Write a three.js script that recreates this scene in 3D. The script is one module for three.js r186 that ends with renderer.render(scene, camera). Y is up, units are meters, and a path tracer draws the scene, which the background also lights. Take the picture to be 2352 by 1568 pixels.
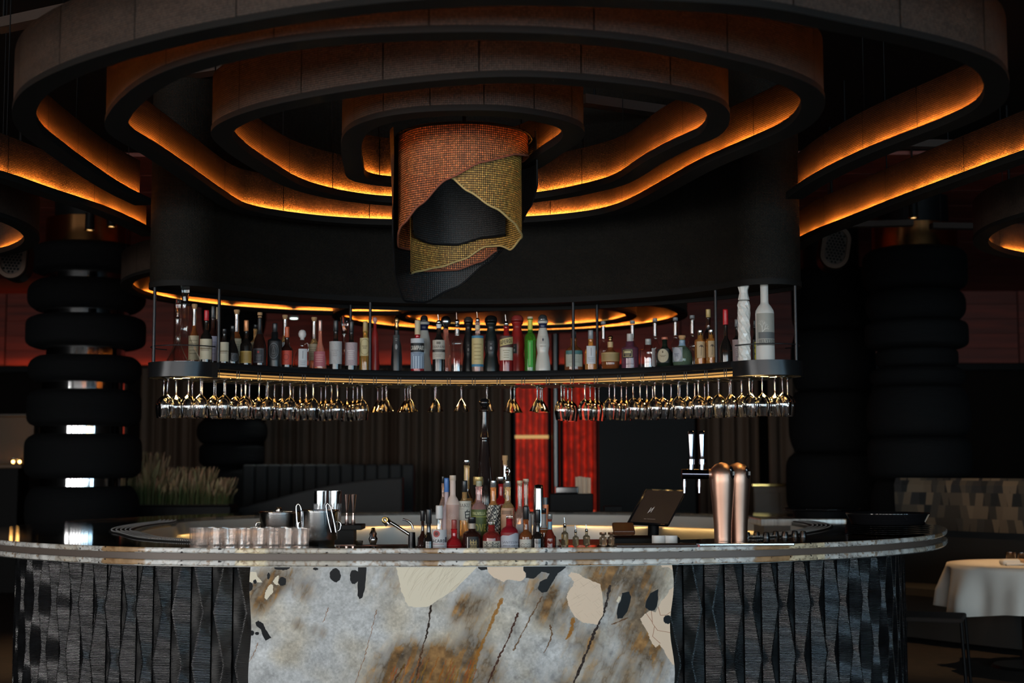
import * as THREE from 'three';
import { mergeGeometries } from 'three/addons/utils/BufferGeometryUtils.js';
import { RoundedBoxGeometry } from 'three/addons/geometries/RoundedBoxGeometry.js';
import { RectAreaLightUniformsLib } from 'three/addons/lights/RectAreaLightUniformsLib.js';

// ---------------------------------------------------------------- camera, exposure, light
const scene = new THREE.Scene();
const F = 3266, EYE = 1.5, PITCH = Math.atan(286 / F), ROLL = 0.0025;
const camera = new THREE.PerspectiveCamera(2 * Math.atan(784 / F) * 180 / Math.PI, 1.5, 0.05, 90);
camera.position.set(0, EYE, 0);
camera.rotation.set(PITCH, 0, -ROLL, 'YXZ');
camera.focus = 6.9;
camera.userData.fStop = 2.4;
const renderer = new THREE.WebGLRenderer({ antialias: true });
renderer.toneMapping = THREE.LinearToneMapping;
renderer.toneMappingExposure = 1.1;
renderer.shadowMap.enabled = true;
RectAreaLightUniformsLib.init();
scene.background = new THREE.Color(0x000000);
const DAYLIGHT = [1.0, 0.99, 0.97], DAY_RADIANCE = 10.5;
const LED_AMBER = [1.0, 0.27, 0.03], RING_RADIANCE = 620;
const LED_WARM = [1.0, 0.62, 0.22], SHELF_RADIANCE = 170;

// ---------------------------------------------------------------- helpers
let seed = 7;
const rnd = () => { seed = (seed * 1664525 + 1013904223) >>> 0; return seed / 4294967296; };
const V3 = (x, y, z) => new THREE.Vector3(x, y, z);
const lin = (r, g, b) => new THREE.Color().setRGB(r, g, b);
const lerp = (a, b, t) => a + (b - a) * t;
const clamp = (x, a = 0, b = 1) => Math.min(b, Math.max(a, x));
function ray(px, py) {                       // direction of sight through a point of the frame, one metre deep
  let x = px - 1176, y = 784 - py;
  const c = Math.cos(ROLL), s = Math.sin(ROLL);
  [x, y] = [c * x + s * y, -s * x + c * y];
  const dy = y * Math.cos(PITCH) + F * Math.sin(PITCH), dz = F * Math.cos(PITCH) - y * Math.sin(PITCH);
  return [x / dz, dy / dz];
}
const atD = (px, py, d) => { const r = ray(px, py); return V3(r[0] * d, EYE + r[1] * d, -d); };
const atY = (px, py, h) => { const r = ray(px, py); const d = (h - EYE) / r[1]; return V3(r[0] * d, h, -d); };
const used = {};
function numbered(n) { if (used[n] === undefined) { used[n] = 0; return n; } used[n]++; return n + '_' + String(used[n]).padStart(3, '0'); }
function tag(o, label, category, group, kind) {
  if (label) o.userData.label = label;
  if (category) o.userData.category = category;
  if (group) o.userData.group = group;
  if (kind) o.userData.kind = kind;
  return o;
}
function thing(name, label, category, pos = [0, 0, 0], turn = 0, group) {
  const o = new THREE.Group(); o.name = numbered(name); scene.add(o);
  o.position.set(...pos); o.rotation.y = turn;
  return tag(o, label, category, group);
}
function part(name, geo, mat, parent, label) {
  const m = new THREE.Mesh(geo, mat); m.name = name; parent.add(m);
  if (label) m.userData.label = label;
  return m;
}
function single(name, geo, mat, label, category, pos = [0, 0, 0], turn = 0, group) {
  const m = new THREE.Mesh(geo, mat); m.name = numbered(name); scene.add(m);
  m.position.set(...pos); m.rotation.y = turn;
  return tag(m, label, category, group);
}
function structure(name, geo, mat) { const m = new THREE.Mesh(geo, mat); m.name = name; scene.add(m); m.userData.kind = 'structure'; return m; }
function box(w, h, d, x = 0, y = 0, z = 0) { const g = new THREE.BoxGeometry(w, h, d); g.translate(x, y, z); return g; }
function rbox(w, h, d, r, x = 0, y = 0, z = 0, s = 2) { const g = new RoundedBoxGeometry(w, h, d, s, Math.min(r, w / 2.01, h / 2.01, d / 2.01)); g.translate(x, y, z); return g; }
function cyl(r0, r1, h, x = 0, y = 0, z = 0, s = 20, open = false) { const g = new THREE.CylinderGeometry(r1, r0, h, s, 1, open); g.translate(x, y + h / 2, z); return g; }
function lathe(pts, s = 24) { return new THREE.LatheGeometry(pts.map((p) => new THREE.Vector2(Math.max(p[0], 1e-5), p[1])), s); }
function merged(list) { return mergeGeometries(list.map((g) => (g.index ? g.toNonIndexed() : g))); }
function tube(pts, r, seg = 40, rad = 8, closed = false) {
  return new THREE.TubeGeometry(new THREE.CatmullRomCurve3(pts.map((p) => (p.isVector3 ? p : V3(...p))), closed, 'centripetal'), seg, r, rad, closed);
}
function bar(a, b, r, rad = 8) {
  const A = a.isVector3 ? a : V3(...a), B = b.isVector3 ? b : V3(...b), d = B.clone().sub(A);
  const g = new THREE.CylinderGeometry(r, r, d.length(), rad);
  g.applyQuaternion(new THREE.Quaternion().setFromUnitVectors(V3(0, 1, 0), d.clone().normalize()));
  g.translate((A.x + B.x) / 2, (A.y + B.y) / 2, (A.z + B.z) / 2);
  return g;
}
// plan curves: arrays of {x, z}; outward normals to the left of travel seen from above are chosen by a centre
function resample(pts, n, closed) {
  const c = new THREE.CatmullRomCurve3(pts.map((p) => V3(p.x, 0, p.z)), closed, 'centripetal');
  c.arcLengthDivisions = 1200;
  const q = c.getSpacedPoints(n); if (closed) q.pop();
  return q.map((p) => ({ x: p.x, z: p.z }));
}
function smooth(pts, passes, closed) {
  let p = pts;
  for (let k = 0; k < passes; k++) p = p.map((q, i) => {
    const n = p.length;
    if (!closed && (i === 0 || i === n - 1)) return q;
    const a = p[(i - 1 + n) % n], b = p[(i + 1) % n];
    return { x: q.x * 0.5 + (a.x + b.x) * 0.25, z: q.z * 0.5 + (a.z + b.z) * 0.25 };
  });
  return p;
}
function normals(pts, closed, centre) {
  const n = pts.length;
  return pts.map((p, i) => {
    const a = pts[closed ? (i - 1 + n) % n : Math.max(i - 1, 0)], b = pts[closed ? (i + 1) % n : Math.min(i + 1, n - 1)];
    let nx = b.z - a.z, nz = -(b.x - a.x); const l = Math.hypot(nx, nz) || 1; nx /= l; nz /= l;
    if (centre && nx * (p.x - centre.x) + nz * (p.z - centre.z) < 0) { nx = -nx; nz = -nz; }
    return { x: nx, z: nz };
  });
}
// sweeps a profile [[outward offset | fn(i), height], ...] along a plan curve; every profile edge is its own smooth strip, uv in metres
function sweep(pts, nrm, closed, profile, closedProfile = true, caps = false) {
  const n = pts.length, pos = [], uv = [], idx = [];
  const len = [0]; for (let i = 1; i <= n; i++) { const a = pts[i - 1], b = pts[i % n]; len.push(len[i - 1] + Math.hypot(b.x - a.x, b.z - a.z)); }
  const off = (k, i) => { const o = profile[k % profile.length][0]; return typeof o === 'function' ? o(i % n) : o; };
  const P = (i, k) => { const j = i % n; const o = off(k, j); return [pts[j].x + nrm[j].x * o, profile[k % profile.length][1], pts[j].z + nrm[j].z * o]; };
  const rows = closed ? n + 1 : n, edges = closedProfile ? profile.length : profile.length - 1;
  let v = 0;
  for (let k = 0; k < edges; k++) {
    const base = pos.length / 3; let w = 0;
    { const a = P(0, k), b = P(0, k + 1); w = Math.hypot(a[0] - b[0], a[1] - b[1], a[2] - b[2]); }
    for (let i = 0; i < rows; i++) { pos.push(...P(i, k), ...P(i, k + 1)); uv.push(len[i], v, len[i], v + w); }
    for (let i = 0; i < rows - 1; i++) { const q = base + 2 * i; idx.push(q, q + 1, q + 2, q + 1, q + 3, q + 2); }
    v += w;
  }
  if (caps && !closed) for (const i of [0, n - 1]) {
    const base = pos.length / 3;
    for (let k = 0; k < profile.length; k++) { pos.push(...P(i, k)); uv.push(off(k, i), profile[k][1]); }
    const tri = THREE.ShapeUtils.triangulateShape(profile.map((p, k) => new THREE.Vector2(off(k, i), p[1])), []);
    for (const t of tri) idx.push(base + t[0], base + t[1], base + t[2]);
  }
  const g = new THREE.BufferGeometry();
  g.setAttribute('position', new THREE.Float32BufferAttribute(pos, 3));
  g.setAttribute('uv', new THREE.Float32BufferAttribute(uv, 2));
  g.setIndex(idx); g.computeVertexNormals();
  return g;
}
function grid(nu, nv, fn) {                   // fn(u, v) -> [x, y, z, s, t]
  const pos = [], uv = [], idx = [];
  for (let j = 0; j <= nv; j++) for (let i = 0; i <= nu; i++) { const p = fn(i / nu, j / nv); pos.push(p[0], p[1], p[2]); uv.push(p[3], p[4]); }
  for (let j = 0; j < nv; j++) for (let i = 0; i < nu; i++) { const a = j * (nu + 1) + i; idx.push(a, a + 1, a + nu + 1, a + 1, a + nu + 2, a + nu + 1); }
  const g = new THREE.BufferGeometry();
  g.setAttribute('position', new THREE.Float32BufferAttribute(pos, 3));
  g.setAttribute('uv', new THREE.Float32BufferAttribute(uv, 2));
  g.setIndex(idx); g.computeVertexNormals();
  return g;
}
function areaLight(parent, pos, dir, along, w, h, rgb, radiance) {   // w runs along "along"
  const l = new THREE.RectAreaLight(lin(...rgb), radiance, w, h);
  l.name = 'area_light'; l.position.copy(pos);
  const z = dir.clone().normalize().negate(), y = z.clone().cross(along).normalize(), x = y.clone().cross(z).normalize();
  l.quaternion.setFromRotationMatrix(new THREE.Matrix4().makeBasis(x, y, z));
  parent.add(l); return l;
}
function rebase(g, x, y, z) { const p = V3(x, y, z); g.position.add(p); for (const c of g.children) c.position.sub(p); return g; }
// noise
const hash = (x, y) => { let h = Math.imul(x, 374761393) + Math.imul(y, 668265263); h = Math.imul(h ^ (h >>> 13), 1274126177); return ((h ^ (h >>> 16)) >>> 0) / 4294967296; };
function vnoise(x, y, wx = 0) {
  const xi = Math.floor(x), yi = Math.floor(y), fx = x - xi, fy = y - yi, sx = fx * fx * (3 - 2 * fx), sy = fy * fy * (3 - 2 * fy);
  const m = (k) => (wx ? ((k % wx) + wx) % wx : k);
  return lerp(lerp(hash(m(xi), yi), hash(m(xi + 1), yi), sx), lerp(hash(m(xi), yi + 1), hash(m(xi + 1), yi + 1), sx), sy);
}
function fbm(x, y, o = 4, wx = 0) { let a = 0, s = 0.5; for (let k = 0; k < o; k++) { a += s * vnoise(x, y, wx); x *= 2; y *= 2; wx *= 2; s *= 0.5; } return a / (1 - Math.pow(0.5, o)); }
function dataTex(w, h, fn, srgb = true, repeat = null) {
  const d = new Uint8Array(w * h * 4);
  for (let j = 0; j < h; j++) for (let i = 0; i < w; i++) { const c = fn(i / w, j / h, i, j), k = 4 * (j * w + i); d[k] = clamp(c[0], 0, 255); d[k + 1] = clamp(c[1], 0, 255); d[k + 2] = clamp(c[2], 0, 255); d[k + 3] = c[3] === undefined ? 255 : clamp(c[3], 0, 255); }
  const t = new THREE.DataTexture(d, w, h); t.magFilter = THREE.LinearFilter; t.wrapS = t.wrapT = THREE.RepeatWrapping;
  if (srgb) t.colorSpace = THREE.SRGBColorSpace;
  if (repeat) t.repeat.set(...repeat);
  t.needsUpdate = true; return t;
}
function canvasTex(w, h, draw) {
  const c = document.createElement('canvas'); c.width = w; c.height = h; const g = c.getContext('2d'); draw(g, w, h);
  const t = new THREE.CanvasTexture(c); t.colorSpace = THREE.SRGBColorSpace; return t;
}
const std = (rgb, rough = 0.6, metal = 0, extra = {}) => new THREE.MeshStandardMaterial({ color: lin(...rgb), roughness: rough, metalness: metal, side: THREE.DoubleSide, ...extra });
const phys = (rgb, rough = 0.6, extra = {}) => new THREE.MeshPhysicalMaterial({ color: lin(...rgb), roughness: rough, side: THREE.DoubleSide, ...extra });

// ---------------------------------------------------------------- materials
// basket weave, 8 x 8 threads in a tile
const weave = (i, j, n = 64, k = 8) => {
  const s = n / k, a = Math.floor(i / s), b = Math.floor(j / s), u = (i % s) / s - 0.5 + 0.5 / s, v = (j % s) / s - 0.5 + 0.5 / s;
  const over = (a + b) % 2 === 0, p = over ? v : u, q = over ? u : v;
  return clamp(Math.sqrt(Math.max(0, 1 - Math.pow(p * 2.2, 2))) * (0.75 + 0.25 * Math.cos(q * Math.PI)));
};
const weaveBump = dataTex(64, 64, (u, v, i, j) => { const h = 255 * weave(i, j); return [h, h, h]; }, false, [16, 16]);
const weaveColour = dataTex(512, 512, (u, v, i, j) => {
  const t = 0.75 + 0.5 * hash(Math.floor(i / 8) + 91, Math.floor(j / 8)) * weave(i % 64, j % 64), w = 0.85 + 0.3 * fbm(u * 6, v * 6, 3, 6);
  return [58 * t * w, 47 * t * w, 40 * t * w];
}, true, [2, 2]);
const M = {};
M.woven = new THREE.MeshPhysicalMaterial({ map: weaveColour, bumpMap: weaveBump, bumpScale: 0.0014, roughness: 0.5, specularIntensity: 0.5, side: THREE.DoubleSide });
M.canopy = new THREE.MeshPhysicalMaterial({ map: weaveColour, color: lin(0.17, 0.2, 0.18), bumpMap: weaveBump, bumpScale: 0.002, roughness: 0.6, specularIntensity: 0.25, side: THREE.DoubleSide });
M.rim = phys([0.007, 0.0065, 0.006], 0.6, { specularIntensity: 0.2 });
M.blackPaint = phys([0.005, 0.005, 0.0055], 0.5, { specularIntensity: 0.25 });
M.shelfMetal = std([0.02, 0.021, 0.023], 0.28, 0.6);
M.rod = std([0.02, 0.02, 0.022], 0.35, 0.5);
M.steel = std([0.42, 0.43, 0.44], 0.17, 1);
M.brushed = std([0.42, 0.43, 0.43], 0.34, 1);
M.chrome = std([0.6, 0.61, 0.63], 0.07, 1);
M.tapMetal = std([0.24, 0.23, 0.25], 0.14, 1);
M.darkChrome = std([0.12, 0.10, 0.12], 0.12, 1);
M.copper = std([0.52, 0.31, 0.23], 0.37, 1);
M.gold = std([0.75, 0.48, 0.16], 0.2, 1);
M.white = std([0.62, 0.60, 0.58], 0.5);
M.cream = std([0.5, 0.42, 0.28], 0.6);
M.cork = std([0.42, 0.24, 0.11], 0.8);
M.blackGloss = phys([0.006, 0.006, 0.007], 0.09, { clearcoat: 0.4, clearcoatRoughness: 0.05 });
M.rubber = std([0.006, 0.006, 0.006], 0.6);
M.drum = phys([0.0044, 0.0049, 0.0056], 0.85, { specularIntensity: 0.3, bumpMap: dataTex(128, 128, (u, v) => { const h = 255 * fbm(u * 24, v * 24, 3, 24); return [h, h, h]; }, false, [2, 2]), bumpScale: 0.006 });
M.wineGlass = phys([1, 1, 1], 0.0, { transmission: 1, thickness: 0.002, ior: 1.45 });
M.thinGlass = phys([0.93, 0.94, 0.93], 0.04, { transmission: 1, thickness: 0, ior: 1.85 });
M.tumbler = phys([0.97, 0.94, 0.92], 0.05, { transmission: 0.94, thickness: 0, ior: 1.5 });
M.crystal = phys([1, 0.97, 0.95], 0.03, { transmission: 1, thickness: 0.02, ior: 1.5 });
const glassCache = {};
function glass(rgb = [1, 1, 1], dist = 0.05, rough = 0.03) {
  const through = 0.66 + 0.22 * clamp((rgb[1] - 0.35) * 2.5);
  const k = [...rgb, dist, rough].join();
  return glassCache[k] ||= phys(rgb, rough, { transmission: through, thickness: 0.05, ior: 1.4, attenuationColor: lin(...rgb.map((q) => Math.pow(q, 0.5))), attenuationDistance: dist });
}
const solidCache = {};
function solid(rgb, rough = 0.35, metal = 0) { const k = [...rgb, rough, metal].join(); return solidCache[k] ||= std(rgb, rough, metal); }
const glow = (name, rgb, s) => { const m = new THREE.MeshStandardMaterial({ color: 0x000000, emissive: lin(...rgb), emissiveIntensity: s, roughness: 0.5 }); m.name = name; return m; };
M.ledAmber = glow('led_amber', [1, 0.55, 0.13], 1.1);
M.ledWarm = glow('led_warm', [1, 0.5, 0.13], 0.45);

// ---------------------------------------------------------------- the room
const ROOM = { x0: -10, x1: 10, z0: -21, z1: 6.5, h: 4.1 };
const floorTex = dataTex(256, 256, (u, v) => { const n = fbm(u * 16, v * 16, 4, 16), s = 14 + 26 * n * n + 10 * hash(Math.floor(u * 256), Math.floor(v * 256)); return [s * 1.35, s, s * 0.8]; }, true, [1.4, 1.4]);
const panelTex = dataTex(256, 256, (u, v) => { const n = 0.6 + 0.5 * fbm(u * 3, v * 40, 4, 3); return [128 * n, 48 * n, 30 * n]; }, true, [0.4, 0.4]);
M.floor = std([1, 1, 1], 0.7, 0, { map: floorTex });
M.ceiling = phys([0.003, 0.0028, 0.0025], 0.9, { specularIntensity: 0.2 });
M.wallDark = phys([0.006, 0.004, 0.003], 0.8, { specularIntensity: 0.2 });
M.wallRed = std([1, 1, 1], 0.55, 0, { map: panelTex });
const rx = (ROOM.x0 + ROOM.x1) / 2, rz = (ROOM.z0 + ROOM.z1) / 2, rw = ROOM.x1 - ROOM.x0, rd = ROOM.z1 - ROOM.z0;
{
  const g = new THREE.BoxGeometry(rw + 0.6, 0.2, rd + 0.6); g.translate(rx, -0.1, rz);
  const uv = g.attributes.uv; for (let i = 0; i < uv.count; i++) uv.setXY(i, uv.getX(i) * rw, uv.getY(i) * rd);
  structure('floor', g, M.floor);
}
const ceilingMesh = structure('ceiling', box(rw + 0.6, 0.2, rd + 0.6, rx, ROOM.h + 0.1, rz), M.ceiling);
const wallBack = structure('wall_back', box(rw, ROOM.h, 0.2, rx, ROOM.h / 2, ROOM.z0 - 0.1), M.wallDark);
// red-brown boards on the upper back wall and the far ceiling, washed by a cove lamp
for (let k = 0; k < 5; k++) for (let i = 0; i < 8; i++) {
  const g = box(2.48, 0.215, 0.03, ROOM.x0 + 1.25 + 2.5 * i, 3.11 + 0.22 * k, ROOM.z0 + 0.016);
  const uv = g.attributes.uv; for (let q = 0; q < uv.count; q++) uv.setXY(q, uv.getX(q) * 2.5 + i * 1.7 + k, uv.getY(q) * 0.24 + k * 0.3 + i * 0.11);
  part('board', g, M.wallRed, wallBack);
}
for (let k = 0; k < 12; k++) for (let i = 0; i < 5; i++) {
  const g = box(3.98, 0.03, 0.77, ROOM.x0 + 2 + 4 * i, ROOM.h - 0.016, ROOM.z0 + 0.4 + 0.78 * k);
  const uv = g.attributes.uv; for (let q = 0; q < uv.count; q++) uv.setXY(q, uv.getX(q) * 4 + k * 1.3, uv.getY(q) * 0.78 + i);
  part('board', g, M.wallRed, ceilingMesh);
}
{
  const g = thing('cove_lamp', 'long lit cove along the back wall under the red-brown boards', 'cove lamp', [0, 2.9, ROOM.z0]);
  part('trough', mergeGeometries([box(rw - 0.4, 0.03, 0.2, 0, 0, 0.1), box(rw - 0.4, 0.09, 0.02, 0, 0.03, 0.2)]), M.blackPaint, g);
  part('led_strip', box(12.3, 0.01, 0.02, ROOM.x0 + 6.25, 0.022, 0.13), M.ledAmber, g);
  for (let k = 0; k < 5; k++) areaLight(g, V3(ROOM.x0 + 1.25 + 2.5 * k, 0.03, 0.13), V3(0, 1, -0.6), V3(1, 0, 0), 2.4, 0.02, [1, 0.2, 0.05], 22);
}
// walls round the camera with tall windows to the street
const WW = 1.9, WY0 = 0.55, WY1 = 2.95;
let windowNo = 0;
function windowWall(name, w, centres, place, rgb, radiance) {   // place: matrix from wall plane (x along, z into the wall) to the room
  const s = new THREE.Shape(); s.moveTo(-w / 2, 0); s.lineTo(w / 2, 0); s.lineTo(w / 2, ROOM.h); s.lineTo(-w / 2, ROOM.h); s.lineTo(-w / 2, 0);
  for (const x of centres) { const p = new THREE.Path(); p.moveTo(x - WW / 2, WY0); p.lineTo(x - WW / 2, WY1); p.lineTo(x + WW / 2, WY1); p.lineTo(x + WW / 2, WY0); p.lineTo(x - WW / 2, WY0); s.holes.push(p); }
  const g = new THREE.ExtrudeGeometry(s, { depth: 0.25, bevelEnabled: false });
  const m = structure(name, g, M.wallDark); place(m, 0);
  for (const x of centres) {
    const o = new THREE.Group(); o.name = 'window_' + (++windowNo); scene.add(o); o.userData.kind = 'structure'; place(o, x);
    const tint = typeof rgb === 'function' ? rgb(x) : rgb;
    const H = WY1 - WY0, pane = glow('window_daylight', tint, 2);
    for (let a = 0; a < 2; a++) for (let b = 0; b < 2; b++) {
      const y = WY0 + (b ? H * 0.85 : H * 0.35), h = b ? H * 0.3 : H * 0.7;
      part('pane', box(WW / 2 - 0.05, h - 0.05, 0.01, (a - 0.5) * WW / 2, y, 0.12), pane, o);
      areaLight(o, V3((a - 0.5) * WW / 2, y, 0.108), V3(0, 0, -1), V3(1, 0, 0), WW / 2 - 0.06, h - 0.06, tint, radiance);
    }
    const f = []; for (const q of [-1, 0, 1]) f.push(box(0.06, H, 0.08, q * (WW / 2 - 0.03), WY0 + H / 2, 0.09));
    for (const q of [0.03, H * 0.7, H - 0.03]) f.push(box(WW, 0.06, 0.08, 0, WY0 + q, 0.09));
    part('window_frame', merged(f), M.blackPaint, o);
  }
}
windowWall('wall_front', rw, [-7.9, -5.2, -2.5, 0.2, 2.9, 5.6, 8.3], (o, x) => o.position.set(x, 0, ROOM.z1), (x) => (x > 2 ? [0.66, 0.88, 1.0] : DAYLIGHT), DAY_RADIANCE);
const sideWin = [-12.0, -9.3, -6.6, -3.9, -1.2];                 // measured from the middle of the side wall towards the camera
windowWall('wall_left', rd, sideWin.slice(0, 3).map((q) => -q), (o, x) => { o.rotation.y = -Math.PI / 2; o.position.set(ROOM.x0, 0, rz + x); }, [1.0, 0.97, 0.93], DAY_RADIANCE * 1.5);
windowWall('wall_right', rd, sideWin.slice(0, 2), (o, x) => { o.rotation.y = Math.PI / 2; o.position.set(ROOM.x1, 0, rz - x); }, [0.48, 0.78, 1.0], DAY_RADIANCE);

// ---------------------------------------------------------------- ceiling rings
const RS = 0.963, RINGH = EYE + 1.35 * RS, BANDH = 0.225, LEDGE = 0.08;
const C = { x: -0.19 * RS, z: -6.2 * RS };
function ringCurve(outer, inner, centre, open, h = RINGH) {
  const P = [];
  for (const [x, y] of outer) { const p = atY(x, y, h); P.push({ x: p.x, z: p.z }); }
  for (const [x, y] of inner) { const p = atY(x, y + 8, h), dx = p.x - centre.x, dz = p.z - centre.z, r = Math.hypot(dx, dz); P.push({ x: centre.x + dx * (r + LEDGE) / r, z: centre.z + dz * (r + LEDGE) / r }); }
  // angle measured from the far side of the ring, so that an open ring starts and ends there
  const ang = (p) => { const a = Math.atan2(p.x - centre.x, p.z - centre.z); return a; };
  P.sort((a, b) => ang(a) - ang(b));
  return P;
}
function circleCurve(cx, d, r, n = 24) { const P = []; for (let i = 0; i < n; i++) { const a = -Math.PI + 2 * Math.PI * (i + 0.5) / n; P.push({ x: cx + r * Math.sin(a), z: -d + r * Math.cos(a) }); } return P; }
function makeRing(P, closed, centre, label, lightStep = 0.22, radiance = RING_RADIANCE, n = 180, up = -0.1, fabric = M.woven) {
  const pts = smooth(resample(P, n, closed), 5, closed), nr = normals(pts, closed, centre), H = RINGH;
  const g = thing('ceiling_ring', label, 'light ring', [0, 0, 0], 0, 'glowing rings hung from the ceiling');
  part('liner', sweep(pts, nr, closed, [[-0.008, H + 0.022], [-0.008, H + BANDH - 0.003]], false), M.blackPaint, g);
  const panels = Math.max(6, Math.round(n / (lightStep < 0.3 ? 9 : 12))), count = pts.length + (closed ? 1 : 0);
  for (let k = 0; k < panels; k++) {                       // fabric panels butted round the ring
    const i0 = Math.floor((count - 1) * k / panels), i1 = Math.floor((count - 1) * (k + 1) / panels), sub = [], sn = [];
    for (let i = i0; i <= i1; i++) { sub.push({ ...pts[i % pts.length] }); sn.push(nr[i % pts.length]); }
    const e = (a, b) => { const d = Math.hypot(b.x - a.x, b.z - a.z) || 1, q = 0.0022 / d; a.x += (b.x - a.x) * q; a.z += (b.z - a.z) * q; };
    e(sub[0], sub[1]); e(sub[sub.length - 1], sub[sub.length - 2]);
    part('fabric_panel', sweep(sub, sn, false, [[0, H + 0.022], [0, H + BANDH], [-0.02, H + BANDH], [-0.02, H + 0.03]], false), fabric, g);
  }
  part('rim', sweep(pts, nr, closed, [[0.004, H], [0.004, H + 0.022], [-0.02, H + 0.03], [-0.066, H + 0.03], [-0.066, H + 0.033], [-LEDGE, H + 0.033], [-LEDGE, H]], true, !closed), M.rim, g);
  const strip = part('led_strip', sweep(pts, nr, closed, [[-0.045, H + 0.031], [-0.045, H + 0.040], [-0.051, H + 0.040], [-0.051, H + 0.031]], true, !closed), M.ledAmber, g);
  let L = 0; const len = [0]; for (let i = 1; i < pts.length; i++) { L += Math.hypot(pts[i].x - pts[i - 1].x, pts[i].z - pts[i - 1].z); len.push(L); }
  if (closed) L += Math.hypot(pts[0].x - pts[pts.length - 1].x, pts[0].z - pts[pts.length - 1].z);
  const m = Math.max(4, Math.round(L / lightStep));
  for (let k = 0; k < m; k++) {
    const s = L * (k + 0.5) / m; let i = 0; while (i < len.length - 1 && len[i + 1] < s) i++;
    const j = closed ? (i + 1) % pts.length : Math.min(i + 1, pts.length - 1), p = pts[i], q = pts[j];
    areaLight(g, V3(p.x - nr[i].x * 0.044, H + 0.0385, p.z - nr[i].z * 0.044), V3(nr[i].x, up, nr[i].z), V3(q.x - p.x || 1e-3, 0, q.z - p.z), L / m * 0.98, 0.009, LED_AMBER, radiance);
  }
  const rods = 5;
  for (let k = 0; k < rods; k++) { const i = Math.floor(pts.length * (k + 0.5) / rods), p = pts[i], q = nr[i]; part('suspension_rod', bar([p.x - q.x * 0.01, H + BANDH - 0.01, p.z - q.z * 0.01], [p.x - q.x * 0.01, ROOM.h, p.z - q.z * 0.01], 0.003, 6), M.blackPaint, g); }
  return rebase(g, centre.x, H, centre.z);
}
const ring2 = ringCurve([[306, 204], [408, 153], [612, 105], [816, 82], [1175, 74.5], [1457, 94.5], [1661, 133], [1814, 174], [1891, 215]],
  [[291, 296], [357, 337], [434, 388], [510, 444], [561, 474], [663, 492], [765, 503], [898, 509], [1060, 508], [1201, 503], [1303, 496], [1405, 480], [1467, 455], [1533, 416], [1610, 373], [1712, 332], [1814, 286]], C);
const ring3 = ringCurve([[485, 301], [561, 260], [714, 224], [918, 194], [1175, 176], [1405, 190], [1559, 212], [1661, 240]],
  [[561, 337], [638, 388], [679, 413], [740, 434], [816, 449], [890, 457], [1060, 460], [1219, 450], [1303, 437], [1405, 411], [1482, 363], [1559, 327], [1610, 307]], C);
const ring4 = ringCurve([[800, 300], [867, 272], [960, 258], [1066, 254], [1150, 255], [1252, 268], [1330, 290]],
  [[832, 373], [842, 403], [930, 415], [1060, 412], [1180, 385], [1252, 345], [1300, 318]], C);
const ring1 = ringCurve([[41, 224], [102, 179], [204, 138], [357, 94], [510, 61], [850, 10], [1175, -8], [1480, 0], [1763, 18], [1916, 49], [2070, 79], [2223, 117], [2300, 153]],
  [[87, 286], [153, 342], [230, 398], [286, 434], [338, 460], [1813, 446], [1865, 409], [1968, 358], [2070, 319], [2172, 281], [2249, 240]], C);
const ring0 = ringCurve([], [[0, 398], [102, 434], [230, 475], [286, 500], [344, 531], [1809, 575], [1865, 537], [1968, 496], [2070, 455], [2223, 399], [2352, 353]], C);
ring0.push(...[[-3.25, -5.2], [-2.7, -4.1], [-1.6, -3.2], [0, -2.85], [1.6, -3.1], [2.55, -4.0], [2.75, -5.0]].map(([x, z]) => ({ x: x * RS, z: z * RS })));
ring0.sort((a, b) => Math.atan2(a.x - C.x, a.z - C.z) - Math.atan2(b.x - C.x, b.z - C.z));
makeRing(ring4, true, C, 'smallest woven ceiling ring close around the hanging lamp', 0.2);
makeRing(ring3, true, C, 'second smallest woven ceiling ring, next outside the one round the lamp');
makeRing(ring2, true, C, 'third woven ceiling ring, its glowing back right above the dark canopy');
makeRing(ring1, false, C, 'fourth and largest woven ceiling ring with its front rim in view');
makeRing(ring0, false, C, 'outermost glowing ceiling ring behind the canopy, front rim out of view');
const far = (cx, d, r, label, up) => makeRing(circleCurve(cx * RS, d * RS, r * RS), true, { x: cx * RS, z: -d * RS }, label, 0.55, RING_RADIANCE * (up ? 0.8 : 1), 110, up);
far(-0.02, 12.95, 1.62, 'far ceiling ring glowing yellow behind the middle shelf bottles', 0.08);
far(0.04, 12.95, 1.1, 'small far ceiling ring nested inside the wide one behind the bottles', 0.08);
far(-1.25, 11.0, 1.74, 'far ceiling ring glowing behind the canopy above the glass decanters');
far(4.25, 8.1, 1.52, 'ceiling ring cut by the right frame edge above the patterned booth');
far(-4.25, 7.9, 1.52, 'ceiling ring cut by the left frame edge above the speaker');

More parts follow.
